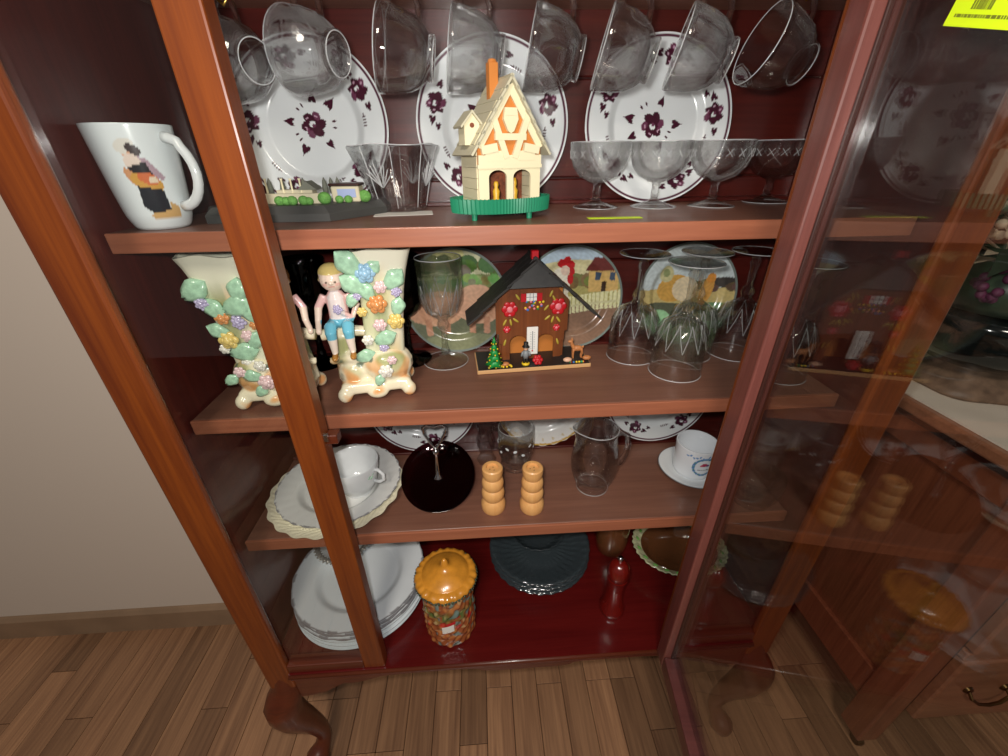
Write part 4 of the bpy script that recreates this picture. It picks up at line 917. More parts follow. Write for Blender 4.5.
# --- stemmed crystal goblets
def gobmod(th, i, r, z):
    if 0.085 < z < 0.12: k = 0.03*math.cos(14*th+z*180)
    elif 0.12 <= z < 0.15 and r > 0.02: k = 0.008*math.cos(14*th)
    elif 0.012 < z < 0.08 and r < 0.015: k = 0.05*math.cos(8*th)
    else: k = 0
    return r*(1+k), z
gprof = [(0, 0.001), (0.02, 0.001), (0.0345, 0.0), (0.035, 0.0012), (0.022, 0.0038), (0.009, 0.0075), (0.0055, 0.012), (0.007, 0.018), (0.0048, 0.024), (0.004, 0.05), (0.0075, 0.056), (0.0092, 0.0615), (0.0068, 0.067), (0.0085, 0.0715), (0.0165, 0.0765), (0.0255, 0.085), (0.0305, 0.0975),
         (0.0318, 0.110), (0.0316, 0.125), (0.0318, 0.14), (0.0325, 0.16), (0.032, 0.161), (0.0312, 0.16), (0.0302, 0.14), (0.03, 0.125), (0.0298, 0.11), (0.0284, 0.099), (0.0235, 0.0875), (0.014, 0.0795), (0, 0.0775)]
m = MB(); m.lathe(gprof, 84, gobmod); gob_me = m.mesh('goblet', True, angle=40); gob_me.materials.append(MATS['cut_glass'])
gob_sm = gob_me.copy(); gob_sm.materials.clear(); gob_sm.materials.append(MATS['smoke_glass'])
p = onz(445, 370, Z2)
g_rim, g_foot = ring_mesh('rim', 0.0322, 0.1607, 0.0007), ring_mesh('foot_edge', 0.0346, 0.0008, 0.0006)
t = thing('goblet', 'tall cut-crystal goblet standing upright between boy vase and cottage', 'goblet', (p.x, p.y+0.032, Z2+0.0004))
obj('bowl_and_stem', gob_me, None, t); obj('rim', g_rim, None, t); obj('foot_edge', g_foot, None, t)
def cut_ridges(top, bot, n, zs=1):  # cut lines whitened so their bright streaks sit in the colour
    q = MB()
    for k in range(n):
        a = 2*PI*k/n; b_ = a+PI/n
        for aa, bb in ((a, b_), (a, a-PI/n)):
            q.tube([(top[0]*math.cos(aa), top[0]*math.sin(aa), top[1]), ((top[0]+bot[0])*0.51*math.cos((aa+bb)/2), (top[0]+bot[0])*0.51*math.sin((aa+bb)/2), (top[1]+bot[1])/2), (bot[0]*math.cos(bb), bot[0]*math.sin(bb), bot[1])], 0.00045, 4)
    me = q.mesh('cut_ridges', True); me.materials.append(MATS['glass_glint_etch']); return me
def with_ridges(t, me):
    o = obj('cut_ridges', me, None, t); o['kind'] = 'stuff'; return o
with_ridges(t, cut_ridges((0.0318, 0.125), (0.0225, 0.081), 10))
for px, py, lab in ((306, 290, 'smoked black glass goblet standing behind the seated boy'), (400, 285, 'smoked black glass goblet standing behind the upright crystal goblet')):
    p = onz(px, py, Z2); q = ony(px, py, 0.222); tag(obj('goblet', gob_sm, None, None, (q.x, 0.222, Z2+0.0003)), lab, 'goblet')
# upturned goblets: same service, wider bowls
uprof = [(r*(1.13 if z > 0.08 else 1.0), 0.16-z*0.16/0.161) for r, z in gprof]
m = MB(); m.lathe(uprof, 84, lambda th, i, r, z: (r*(1+(0.03*math.cos(12*th+z*150) if 0.04 < z < 0.075 and r > 0.02 else (0.05*math.cos(8*th) if 0.08 < z < 0.15 and r < 0.015 else 0))), z))
ugob = m.mesh('goblet', True, angle=40); ugob.materials.append(MATS['cut_glass'])
u_rim, u_foot, u_cut = ring_mesh('rim', 0.0365, 0.0003, 0.0007), ring_mesh('foot_edge', 0.0346, 0.1592, 0.0006), cut_ridges((0.0355, 0.042), (0.025, 0.0795), 10)
for x, y, lab in ((0.181, 0.205, 'upturned crystal goblet next to the rooster plate'), (0.228, 0.147, 'upturned crystal goblet standing foremost of the upturned group'), (0.272, 0.205, 'upturned crystal goblet hidden behind the foremost upturned one'), (0.346, 0.203, 'upturned crystal goblet beside the hinged door stile'), (0.372, 0.128, 'upturned crystal goblet in the corner, seen through the open door glass')):
    t = thing('goblet', lab, 'goblet', (x, y, Z2+0.0009), 0, 'upturned crystal goblets')
    obj('bowl_and_stem', ugob, None, t); obj('rim', u_rim, None, t); obj('foot_edge', u_foot, None, t); with_ridges(t, u_cut)
# --- weather cottage
p = onz(535, 371, Z2); CX, CY = p.x, p.y
co = thing('weather_cottage', 'black-roofed wooden souvenir cottage with thermometer, painted roses and pine tree', 'ornament', (CX, CY, Z2+0.0003), math.radians(4))
m = MB(); m.bev(-0.086, 0.086, 0, 0.066, 0, 0.006, 0.0006, 1); m.build('base_board', 'light_wood', co)
m = MB(); m.box(-0.0845, 0.0845, 0.0012, 0.065, 0.006, 0.0068); m.build('base_top', 'black_paint', co)
G = 0.0069; wf0, wf1 = 0.03, 0.034; HW = 0.05
for x0, x1 in ((-HW+0.004, -0.034), (-0.008, 0.008), (0.034, HW-0.004)):
    m = MB(); m.box(x0, x1, wf0, wf1, G, 0.034); m.build('door_post', 'cottage_wood', co)
for cx in (-0.021, 0.021):
    ar = [(cx+0.013*math.cos(PI*i/12), 0.034+0.012*math.sin(PI*i/12)) for i in range(13)]
    m = MB(); m.prism(ar+[(cx-0.013, 0.05), (cx+0.013, 0.05)], wf0, wf1); m.build('arch', 'cottage_wood', co)
for s_ in (-1, 1):
    x0, x1 = sorted((s_*0.034, s_*HW)); m = MB(); m.box(x0, x1, wf0, wf1, 0.034, 0.05); m.build('wall_panel', 'cottage_wood', co)
m = MB(); m.box(-0.008, 0.008, wf0, wf1, 0.034, 0.05); m.build('wall_panel', 'cottage_wood', co)
m = MB(); m.prism([(-HW-0.004, 0.05), (HW+0.004, 0.05), (HW+0.004, 0.098), (0.03, 0.124), (-0.03, 0.124), (-HW-0.004, 0.098)], wf0, wf1); m.build('front_wall', 'cottage_wood', co)
m = MB(); m.box(-HW, HW, 0.052, 0.056, G, 0.11); m.build('rear_wall', 'orange_panel', co)
for s_ in (-1, 1):
    x0, x1 = sorted((s_*HW, s_*(HW-0.004))); m = MB(); m.box(x0, x1, wf1, 0.052, G, 0.1); m.build('side_wall', 'cottage_wood', co)
# roof courses
RA, RZ = Vector((0, 0, 0.158)), 0.0
for s_ in (-1, 1):
    ev = Vector((s_*0.094, 0, 0.073)); d = (ev-Vector((0, 0, 0.158))); L_ = d.length; d.normalize(); nrm = Vector((s_*abs(d.z), 0, abs(d.x)))
    for k in range(5):
        for j in range(3):
            a0, a1 = L_*k/5-0.002, L_*(k+1)/5; y0, y1 = 0.007+j*0.0195, 0.007+(j+1)*0.0195-0.0005
            if s_ < 0 and False: pass
            lift0, lift1 = 0.0, 0.0018
            q = MB(); vs = []
            for a_, lf in ((a0, lift0), (a1, lift1)):
                for y in (y0, y1):
                    for hgt in (0.0, 0.003): vs.append(Vector((0, y, 0.158))+d*a_+nrm*(lf+hgt))
            q.add(vs, [(0, 1, 3, 2), (4, 6, 7, 5), (0, 4, 5, 1), (2, 3, 7, 6), (1, 5, 7, 3), (0, 2, 6, 4)]); q.build('shingle', 'roof_black', co)
# hipped front of the gable
m = MB(); m.add([(-0.037, 0.004, 0.1255), (0.037, 0.004, 0.1255), (0, 0.019, 0.1645), (-0.037, 0.0085, 0.1245), (0.037, 0.0085, 0.1245), (0, 0.024, 0.1635)], [(0, 1, 2), (3, 5, 4), (0, 3, 4, 1), (1, 4, 5, 2), (2, 5, 3, 0)]); m.build('hip', 'roof_black', co)
m = MB(); m.tube([(0, 0.013, 0.1615), (0, 0.061, 0.1615)], 0.0035, 6); m.build('ridge', 'roof_black', co)
m = MB(); m.bev(-0.005, 0.005, 0.018, 0.027, 0.16, 0.172, 0.001, 1); m.build('chimney', 'red_paint', co)
# thermometer
m = MB(); m.bev(-0.0085, 0.0085, 0.0245, 0.0275, 0.016, 0.06, 0.0006, 1); th_ = m.build('thermometer', 'white_paint', co)
m = MB(); m.tube([(0, 0.0242, 0.024), (0, 0.0242, 0.054)], 0.0006, 6); m.build('tube', 'grey_paint', th_)
m = MB(); m.ball((0, 0.0242, 0.022), 0.0013, 8, 6); m.build('bulb', 'red_paint', th_, True)
m = MB()
for k in range(10): m.box(-0.004, -0.0015, 0.0242, 0.02445, 0.026+k*0.0028, 0.0264+k*0.0028); m.box(0.0015, 0.004, 0.0242, 0.02445, 0.026+k*0.0028, 0.0264+k*0.0028)
m.build('scale_marks', 'grey_paint', th_)
m = MB(); m.box(-0.004, 0.004, 0.0275, wf0, 0.036, 0.042); m.build('bracket', 'cottage_wood', th_)
# painted relief on the front wall
def onwall(px, py): q = ony(px, py, CY+wf0); return q.x-CX, q.z-Z2
def relief(name, px, py, rx, rz_, mat, an=0.0, th=0.0012, dy=0.0):
    x, z = onwall(px, py); m = MB(); m.ball((x, wf0-0.0003-dy, z), (rx, th, rz_), 10, 6, Matrix.Rotation(an, 4, 'Y')); return m.build(name, mat, co, True)
def wrose(px, py, s_):
    x, z = onwall(px, py); q = MB()
    for k in range(6):
        a = 2*PI*k/6; q.ball((x+0.62*s_*math.cos(a), wf0-0.0004, z+0.62*s_*math.sin(a)), (0.45*s_, 0.0012, 0.45*s_), 8, 5)
    r_ = q.build('rose', 'red_paint', co, True)
    q = MB(); q.ball((x, wf0-0.0012, z), (0.42*s_, 0.0012, 0.42*s_), 8, 5)
    for k in range(3): a = 0.5+2*PI*k/3; q.ball((x+0.75*s_*math.cos(a), wf0-0.0012, z+0.75*s_*math.sin(a)), (0.2*s_, 0.0008, 0.12*s_), 6, 5)
    q.build('rose_highlight', 'pink_paint', r_, True)
wrose(511, 309, 0.0115); wrose(560, 307, 0.0125); wrose(508, 329, 0.0055); wrose(558, 328, 0.0055)
for px, py, an in ((506, 322, 0.5), (512, 322, -0.2), (517, 320, -0.9), (549, 318, 0.9), (554, 320, 0.3), (560, 320, -0.6), (553, 294, 0.4), (556, 299, -0.5), (506, 342, 0.3), (559, 342, -0.3), (519, 297, -0.6), (548, 308, 0.7)): relief('gold_leaf', px, py, 0.0018, 0.0055, 'olive_paint', an)
x, z = onwall(533, 297)
m = MB(); m.box(x-0.0075, x+0.0075, wf0-0.001, wf0-0.0001, z-0.0055, z+0.0055); wn = m.build('painted_window', 'white_paint', co)
m = MB()
for k in (-0.0025, 0.0025): m.box(x+k-0.0004, x+k+0.0004, wf0-0.0013, wf0-0.001, z-0.0055, z+0.0055)
m.box(x-0.0075, x+0.0075, wf0-0.0013, wf0-0.001, z-0.0004, z+0.0004); m.build('window_bars', 'grey_paint', wn)
for s_ in (-1, 1):
    m = MB(); m.box(*sorted((x+s_*0.008, x+s_*0.0155)), wf0-0.0012, wf0-0.0001, z-0.0065, z+0.0055); m.build('shutter', 'red_paint', co)
rw = random.Random(8)
for k in range(20):
    relief('blossom', 524+rw.uniform(0, 21), 304+rw.uniform(-2.5, 6), 0.0019, 0.0019, rw.choice(('yellow_paint', 'blue_paint', 'leaf_green_paint', 'pink_paint', 'yellow_paint')), 0, 0.001, 0.0)
# pine tree, man, deer, rocks on the base
def onbase(px, py): q = onz(px, py, Z2+G); return q.x-CX, q.y-CY
tx, ty = onbase(495, 367); ty = max(ty, 0.009)
tree = bpy.data.objects.new('pine_tree', None); COL.objects.link(tree); tree.parent = co; tree.location = (tx, ty, G)
for k in range(5):
    r_ = 0.0125-0.0022*k; z = 0.006+0.008*k; q = MB(); q.lathe([(0, z), (r_, z-0.0015), (r_*0.5, z+0.005), (0, z+0.0115)], 18, lambda th, i, r, zz: (r*(1+0.22*math.cos(6*th)*(1 if i == 1 else 0)), zz)); q.build('branch_tier', 'leaf_green_paint', tree, True)
    for j in range(5): a = 2*PI*j/5-1.0+k; qq = MB(); qq.ball((r_*0.9*math.cos(a), r_*0.9*math.sin(a), z), 0.0013, 6, 4); qq.build('tip', 'yellow_paint', tree, True)
q = MB(); q.lathe([(0, 0), (0.002, 0), (0.002, 0.008), (0, 0.008)], 8); q.build('trunk', 'cottage_wood', tree)
mxp, myp = onbase(526, 364); myp = max(myp, 0.008)
man = bpy.data.objects.new('weather_man', None); COL.objects.link(man); man.parent = co; man.location = (mxp, myp, G)
q = MB(); q.lathe([(0, 0), (0.006, 0), (0.006, 0.0025), (0, 0.0028)], 14); q.build('stand', 'yellow_paint', man, True)
q = MB(); [q.tube([(e*0.0022, 0, 0.0025), (e*0.002, 0, 0.0125)], 0.0021, 8) for e in (-1, 1)]; q.build('trousers', 'black_paint', man, True)
q = MB(); q.lathe([(0, 0.011), (0.0044, 0.011), (0.0048, 0.017), (0.0042, 0.022), (0, 0.0235)], 12); [q.tube([(e*0.0045, 0, 0.021), (e*0.0065, -0.001, 0.014)], 0.0015, 7) for e in (-1, 1)]; q.build('jacket', 'grey_paint', man, True)
q = MB(); q.ball((0, 0, 0.0265), (0.0034, 0.0034, 0.004), 10, 7); q.build('head', 'skin_paint', man, True)
q = MB(); q.lathe([(0, 0.0285), (0.0055, 0.0285), (0.0055, 0.0294), (0.0036, 0.0298), (0.0034, 0.036), (0, 0.0366)], 14); q.build('hat', 'black_paint', man, True)
fx, fy = onbase(538, 364); fy = max(fy, 0.009); q = rosette(0.008); q.build('base_flower', 'red_paint', co, True, loc=(fx, fy, G+0.0065), rot=(-0.6, 0, 0))
dx, dy = onbase(578, 360)
deer = bpy.data.objects.new('deer', None); COL.objects.link(deer); deer.parent = co; deer.location = (dx, max(dy, 0.02), G)
q = MB(); q.ball((0.001, 0, 0.0165), (0.0085, 0.0042, 0.0048)); q.tube([(-0.005, 0, 0.018), (-0.0085, 0, 0.0245), (-0.009, 0, 0.028)], [0.0036, 0.0026, 0.0024], 9); q.ball((-0.0105, 0, 0.0285), (0.0042, 0.0024, 0.0026))
for e in (-1, 1):
    q.ball((-0.008, e*0.0024, 0.0315), (0.001, 0.0012, 0.0025))
    q.tube([(-0.0055, e*0.002, 0.015), (-0.0058, e*0.002, 0.0075), (-0.0054, e*0.002, 0.0)], [0.002, 0.0013, 0.0011], 7)
    q.tube([(0.0065, e*0.002, 0.016), (0.0085, e*0.002, 0.0085), (0.0072, e*0.002, 0.005), (0.0076, e*0.002, 0.0)], [0.0027, 0.0015, 0.0012, 0.0011], 7)
q.ball((0.0098, 0, 0.0185), (0.0016, 0.0012, 0.0022)); me = remesh(q, 0.0007, 1); obj('deer_body', me, 'deer_paint', deer)
for px, py, r_, mt in ((506, 367, 0.0055, 'deer_paint'), (569, 364, 0.006, 'skin_paint'), (588, 361, 0.006, 'deer_paint')):
    x, y = onbase(px, py); q = MB(); q.ball((x, max(min(y, 0.055), 0.01), G+r_*0.5), (r_*1.2, r_*0.8, r_*0.62), 9, 6); q.build('rock', mt, co, True)
for k in range(26):
    px = rw.choice((rw.uniform(488, 512), rw.uniform(572, 588))); x, y = onbase(px, rw.uniform(364, 369)); q = MB(); q.ball((min(x, 0.08), max(y, 0.004), G+0.0012), 0.0018, 7, 5); q.build('moss_dot', rw.choice(('yellow_paint', 'yellow_paint', 'olive_paint') if px < 530 else ('yellow_paint', 'red_paint', 'blue_paint', 'leaf_green_paint')), co, True)

# ================================================================== third shelf
def grey_rim(R, base, line, n=40, w=0.985, w0=0.962):
    def f(co):
        r = np.hypot(co[:, 0], co[:, 1])/R; th = np.arctan2(co[:, 1], co[:, 0]); c = np.empty((len(co), 3)); c[:] = base
        c[(r > w0) & ((np.sin(th*n)+0.6*np.sin(th*17) > -0.7) | (n > 50))] = line; c[(r > 0.585) & (r < 0.592)] = tuple(0.88*k for k in base); return c
    return f
PRX, PRY = -0.3055, 0.156
def basket(th, i, r, z):
    k = 1+(0.016*math.cos(20*th) if r > 0.06 else 0); dz_ = 0.0011*math.sin(60*th+r*900) if 0.075 < r < 0.101 and 25 < i < 50 else 0
    return r*k, z+dz_
RPL = 0.106
pm = plate_mesh(RPL, lambda co: np.tile(np.array((236, 228, 200.0)), (len(co), 1)), depth=0.017, rings=50, seg=360, mod=basket)
tag(obj('platter', pm, None, None, (PRX, PRY, Z3+0.0004)), 'cream platter with scalloped basket-weave rim on the third shelf', 'platter')
RPU = 0.099
pm2 = plate_mesh(RPU, grey_rim(RPU, (230, 230, 226), (150, 150, 152), w0=0.983), depth=0.017, rings=50, seg=240, mod=lambda th, i, r, z: (r*(1+(0.008*math.cos(28*th) if r > 0.07 else 0)), z))
tag(obj('plate', pm2, None, None, (PRX+0.004, PRY+0.006, Z3+0.0075)), 'white plate with grey edge line resting on the cream platter', 'plate')
# saucer-borne tea cup on top
q0 = onz(352, 484, Z3+0.014)
tc = thing('tea_cup', 'white tea cup with green sprig and ring handle standing on the platter stack', 'cup', (PRX+0.036, PRY-0.003, Z3+0.0113), -0.35)
m = MB(); m.lathe([(0, 0.002), (0.016, 0.002), (0.017, 0), (0.021, 0), (0.0215, 0.004), (0.028, 0.012), (0.034, 0.026), (0.0375, 0.044), (0.04, 0.06), (0.0394, 0.061), (0.0382, 0.06), (0.0355, 0.044), (0.032, 0.027), (0.026, 0.015), (0.018, 0.008), (0, 0.006)], 60)
m.build('body', 'porcelain', tc, True, angle=60)
m = MB(); m.tube([(0.0345, 0, 0.05), (0.045, 0, 0.053), (0.053, 0, 0.046), (0.053, 0, 0.036), (0.045, 0, 0.029), (0.032, 0, 0.028)], 0.003, 10); m.build('handle', 'porcelain', tc, True)
m = MB()
for k in range(5):
    a = -0.35+0.06*k; m.ball((0.0372*math.cos(a), 0.0372*math.sin(a), 0.043+0.003*math.sin(k*2)), (0.0012, 0.0022, 0.0018), 7, 5)
m.build('sprig', 'porc_leaf', tc, True)
# --- amethyst tidbit tray leaning back
p = onz(438, 514, Z3); TR = 0.0595; tl = math.radians(33)
tray = thing('tidbit_tray', 'dark purple glass serving tray with chrome loop handle, leaning back', 'tray', (p.x, p.y+TR*math.cos(tl), Z3+TR*math.sin(tl)+0.001), rot=(tl, 0, 0))
m = MB(); m.lathe([(0, 0), (0.04, 0), (0.052, 0.002), (TR, 0.007), (TR+0.0006, 0.0085), (TR-0.001, 0.009), (0.051, 0.0045), (0.04, 0.0028), (0, 0.0028)], 72); m.build('glass_dish', 'amethyst_glass', tray, True, angle=60)
m = MB(); m.lathe([(0, 0.003), (0.0062, 0.003), (0.0062, 0.0045), (0.0042, 0.0065), (0.0036, 0.009), (0.0026, 0.02), (0.0024, 0.03), (0.0036, 0.036), (0.0044, 0.0385), (0.0034, 0.042), (0, 0.043)], 20); hd = m.build('post', 'chrome', tray, True, loc=(0, -0.006, 0.0005), rot=(-0.7, 0, 0)); hd.scale = (1.25, 1.25, 1.4)
m = MB(); m.tube([(0, 0, 0.041), (0.006, 0, 0.05), (0.013, 0, 0.062), (0.0145, 0, 0.07), (0.009, 0, 0.073), (0, 0, 0.0705), (-0.009, 0, 0.073), (-0.0145, 0, 0.07), (-0.013, 0, 0.062), (-0.006, 0, 0.05)], 0.0017, 8, closed=True); m.build('loop_handle', 'chrome', hd, True)
# --- wooden shakers
shp = [(0, 0), (0.0175, 0), (0.019, 0.003), (0.019, 0.012), (0.0165, 0.0165), (0.0145, 0.019), (0.017, 0.023), (0.0178, 0.029), (0.0165, 0.0345), (0.014, 0.037), (0.0162, 0.0405), (0.0168, 0.046), (0.0158, 0.0515), (0.0132, 0.0545), (0.0148, 0.058), (0.0158, 0.064), (0.0155, 0.0695), (0.0138, 0.071), (0.0095, 0.071), (0.009, 0.068), (0, 0.0675)]
hsh = ony(494, 467, onz(494, 516, Z3).y+0.018).z-Z3; sc_ = hsh/0.071
m = MB(); m.lathe([(r*1.02, z*sc_) for r, z in shp], 40); shk = m.mesh('body', True, angle=35); shk.materials.append(MATS['shaker_wood'])
m = MB(); [m.lathe([(0, 0), (0.0008, 0), (0.0008, 0.0004), (0, 0.0004)], 6, c=(0.004*math.cos(a), 0.004*math.sin(a), 0.0677*sc_)) for a in (0, 2.1, 4.2)]; hol = m.mesh('holes'); hol.materials.append(MATS['black_paint'])
for px, lab in ((494, 'turned light-wood shaker next to the purple glass tray'), (533, 'turned light-wood shaker on the side towards the glass pitcher')):
    p = onz(px, 516, Z3); t = thing('wooden_shaker', lab, 'shaker', (p.x, p.y+0.018, Z3+0.0003), px*0.1, 'pair of turned wooden shakers'); obj('body', shk, None, t); obj('holes', hol, None, t)
# --- glass pitcher
p = onz(595, 495, Z3); pc = (p.x, p.y+0.023, Z3+0.0003); HP = ony(597, 428, pc[1]).z-Z3; kz = HP/0.105
def spout(th, i, r, z):
    w = max(0.0, math.cos(th-PI*1.0))**10*max(0, (z-0.08*kz)/(0.025*kz)); return r*(1+0.28*w), z+0.003*w
pit = thing('glass_pitcher', 'small clear glass pitcher with loop handle and pouring lip', 'pitcher', pc, 0.1)
m = MB(); m.lathe([(r*1.1, z*kz) for r, z in [(0, 0.003), (0.018, 0.003), (0.0215, 0.0), (0.0245, 0.0), (0.0255, 0.003), (0.0255, 0.008), (0.03, 0.018), (0.0345, 0.034), (0.0355, 0.05), (0.0335, 0.068), (0.0295, 0.086), (0.0288, 0.096), (0.0298, 0.105), (0.029, 0.1058), (0.0282, 0.105), (0.0272, 0.096), (0.0279, 0.086), (0.0319, 0.068), (0.0338, 0.05), (0.0328, 0.035), (0.028, 0.02), (0.02, 0.0135), (0, 0.0125)]], 64, spout)
m.build('body', 'glass', pit, True, angle=60); obj('foot_ring', ring_mesh('foot_ring', 0.0265, 0.0008, 0.0008), None, pit)
q = MB(); q.tube([((lambda rz_: (rz_[0]*math.cos(2*PI*k/80), rz_[0]*math.sin(2*PI*k/80), rz_[1]))(spout(2*PI*k/80, 0, 0.0322, HP))) for k in range(80)], 0.0007, 6, closed=True); q.build('rim', 'glass_glint_etch', pit, True)
m = MB(); m.tube([(0.031, 0, 0.088*kz), (0.04, 0, 0.093*kz), (0.0515, 0, 0.087*kz), (0.0555, 0, 0.07*kz), (0.053, 0, 0.052*kz), (0.045, 0, 0.039*kz), (0.0375, 0, 0.037*kz)], [0.005, 0.0045, 0.0048, 0.005, 0.0052, 0.0055, 0.005], 12); m.build('handle', 'glass', pit, True)
# --- etched glass mug and crystal cruet behind the shakers
p = onz(517, 474, Z3); HM = ony(516, 427, p.y+0.025).z-Z3
em = thing('glass_mug', 'etched clear glass mug standing behind the wooden shakers', 'mug', (p.x, p.y+0.027, Z3+0.0003), 2.8)
m = MB(); m.lathe([(0, 0.003), (0.02, 0.003), (0.0225, 0), (0.0265, 0), (0.0275, 0.004), (0.0245, 0.008), (0.0275, 0.012), (0.025, 0.016), (0.0285, 0.022), (0.0315, 0.032), (0.0322, HM*0.6), (0.0315, HM-0.001), (0.0305, HM), (0.0295, HM-0.001), (0.0302, HM*0.6), (0.0295, 0.034), (0.0255, 0.024), (0, 0.021)], 60); m.build('body', 'glass', em, True, angle=50); obj('rim', ring_mesh('rim', 0.0306, HM, 0.0006), None, em)
m = MB()
for k in range(14):
    a = 2*PI*k/14; z = HM*0.6+0.008*math.sin(k*2.3); m.ball((0.0321*math.cos(a), 0.0321*math.sin(a), z), (0.0005, 0.0038, 0.0024), 8, 5, rotz(a) @ Matrix.Rotation(0.5*(-1)**k, 4, 'X')); 
m.build('etched_leaves', 'etch', em, True)
m = MB(); m.tube([(0.031, 0, HM*0.85), (0.044, 0, HM*0.85), (0.05, 0, HM*0.65), (0.046, 0, HM*0.4), (0.03, 0, HM*0.36)], 0.0038, 10); m.build('handle', 'glass', em, True)
p = onz(488, 466, Z3); HC = ony(488, 426, p.y+0.015).z-Z3
m = MB(); m.lathe([(0, 0), (0.0165, 0), (0.0175, 0.004), (0.0125, 0.012), (0.0105, 0.018), (0.0135, 0.026), (0.016, 0.04), (0.017, HC*0.62), (0.0145, HC*0.75), (0.0095, HC*0.8), (0.0135, HC*0.86), (0.016, HC*0.93), (0.0145, HC), (0, HC+0.002)], 48, lambda th, i, r, z: (r*(1+0.07*math.cos(8*th)), z))
tag(m.build('crystal_cruet', 'cut_glass', None, True, angle=35, loc=(p.x-0.002, p.y+0.017, Z3+0.0003)), 'faceted crystal cruet standing between purple tray and etched mug', 'cruet')
# --- blue print cup and saucer
cx_, cy_ = 0.319, 0.172
sc_o = thing('saucer', 'white saucer under the blue-printed cup', 'saucer', (cx_-0.012, cy_-0.006, Z3+0.0003))
m = MB(); m.lathe([(0, 0.0018), (0.026, 0.0018), (0.027, 0), (0.03, 0), (0.0305, 0.003), (0.044, 0.008), (0.0555, 0.013), (0.0558, 0.0142), (0.0545, 0.0145), (0.042, 0.0098), (0.03, 0.0056), (0, 0.0046)], 64); m.build('dish', 'porcelain', sc_o, True, angle=60)
m = MB(); m.lathe([(0.0552, 0.0128), (0.0562, 0.0134), (0.0562, 0.014), (0.0552, 0.0145)], 64); m.build('grey_rim', 'grey_paint', sc_o, True)
bc = thing('cup', 'white cup with blue and red printed wreath standing on its saucer', 'cup', (cx_-0.012, cy_-0.006, Z3+0.0053), 0.9)
RC = 0.034
CS = []
for k in range(46):
    a = 2*PI*k/46; CS.append(('e', 0.017*math.cos(a)*1.05, 0.033+0.017*math.sin(a), 0.0026, 0.0018, a*3, ((70, 116, 176), (110, 150, 196), (80, 140, 140))[k % 3]))
for k in range(12): CS.append(('e', -0.03+0.005*k, 0.052+0.002*math.sin(k*2), 0.0024, 0.0016, k, (110, 150, 200)))
CS += [('e', 0.0, 0.038, 0.005, 0.0035, 0, (176, 60, 90)), ('e', 0.006, 0.036, 0.003, 0.002, 0.4, (90, 70, 130)), ('e', -0.005, 0.036, 0.003, 0.002, 0.4, (200, 90, 110))]
for k in range(7): CS.append(('e', -0.009+0.003*k, 0.027+0.0008*math.sin(k*3), 0.0012, 0.0009, 0.5, (80, 80, 90)))
def cup_paint(co):
    th = np.arctan2(co[:, 1], co[:, 0]); u = (th-(-2.45)+PI) % (2*PI)-PI; c = paint_shapes(u*RC, co[:, 2], (228, 232, 236), CS)
    r = np.hypot(co[:, 0], co[:, 1]); c[r < 0.0312] = (228, 232, 236); return c
HCU = 0.062
cpf = [(0, 0.002), (0.022, 0.002), (0.024, 0), (0.0275, 0), (0.0295, 0.004)]+[(0.0315+0.0025*t/40, 0.008+(HCU-0.008)*t/40) for t in range(41)]+[(0.0335, HCU+0.001), (0.032, HCU+0.0008), (0.031, HCU-0.004), (0.0295, 0.012), (0.026, 0.006), (0, 0.005)]
m = MB(); m.lathe(cpf, 220); m.build('body', 'painted_china', bc, True, cup_paint, 60)
m = MB(); m.tube([(0.031, 0, 0.05), (0.044, 0, 0.052), (0.051, 0, 0.04), (0.046, 0, 0.024), (0.031, 0, 0.018)], 0.003, 10); m.build('handle', 'porcelain', bc, True)
# --- cut-glass bowl in the right-hand corner (seen through the door glass)
p = onz(765, 497, Z3)
m = MB(); m.lathe([(0, 0.003), (0.022, 0.003), (0.025, 0), (0.029, 0), (0.03, 0.004), (0.035, 0.015), (0.039, 0.03), (0.04, 0.045), (0.039, 0.055), (0.0375, 0.055), (0.0378, 0.045), (0.0365, 0.03), (0.031, 0.016), (0.022, 0.009), (0, 0.008)], 64, lambda th, i, r, z: (r*(1+(0.03*math.cos(16*th+z*160) if 0.006 < z < 0.04 else 0)), z))
tag(m.build('cut_glass_bowl', 'glass', None, True, angle=35, loc=(0.375, 0.098, Z3+0.0003)), 'small cut-glass bowl in the shelf corner beside the blue-printed cup', 'bowl')

# ================================================================== cabinet floor
SX, SY = -0.2985, 0.138; RS = 0.116
st_me = plate_mesh(RS, grey_rim(RS, (222, 228, 232), (140, 140, 144), 60, w0=0.98), depth=0.018, rings=40, seg=300, mod=lambda th, i, r, z: (r*(1+(0.011*math.cos(14*th)*(abs(math.cos(7*th))) if r > 0.085 else 0)), z))
plain_me = plate_mesh(0.118, lambda co: np.tile(np.array((222, 230, 234.0)), (len(co), 1)), depth=0.02, rings=30, seg=120)
rk = random.Random(6); z = ZB+0.0004
tag(obj('plate', plain_me, None, None, (SX, SY, z)), 'plain white plate, lowest of the stack on the cabinet floor', 'plate', 'stacked white plates')
z += 0.0085
tag(obj('plate', plain_me, None, None, (SX+0.001, SY+0.001, z)), 'plain white plate, second lowest of the stack on the cabinet floor', 'plate', 'stacked white plates'); z += 0.0085
tag(obj('plate', plain_me, None, None, (SX-0.001, SY+0.002, z)), 'plain white plate, uppermost plain one under the grey-edged plates of the stack', 'plate', 'stacked white plates'); z += 0.0068
for k in range(5):
    lab = 'white scalloped plate with thin grey edge in the stack on the cabinet floor' if k < 4 else 'white scalloped plate topping the stack, under the silver-rimmed dish'
    o = tag(obj('plate', st_me, None, None, (SX+rk.uniform(-0.0012, 0.0012), SY+rk.uniform(-0.001, 0.002), z), (0, 0, rk.uniform(0, 6))), lab, 'plate', 'stacked white plates'); zt = z; z += 0.0052
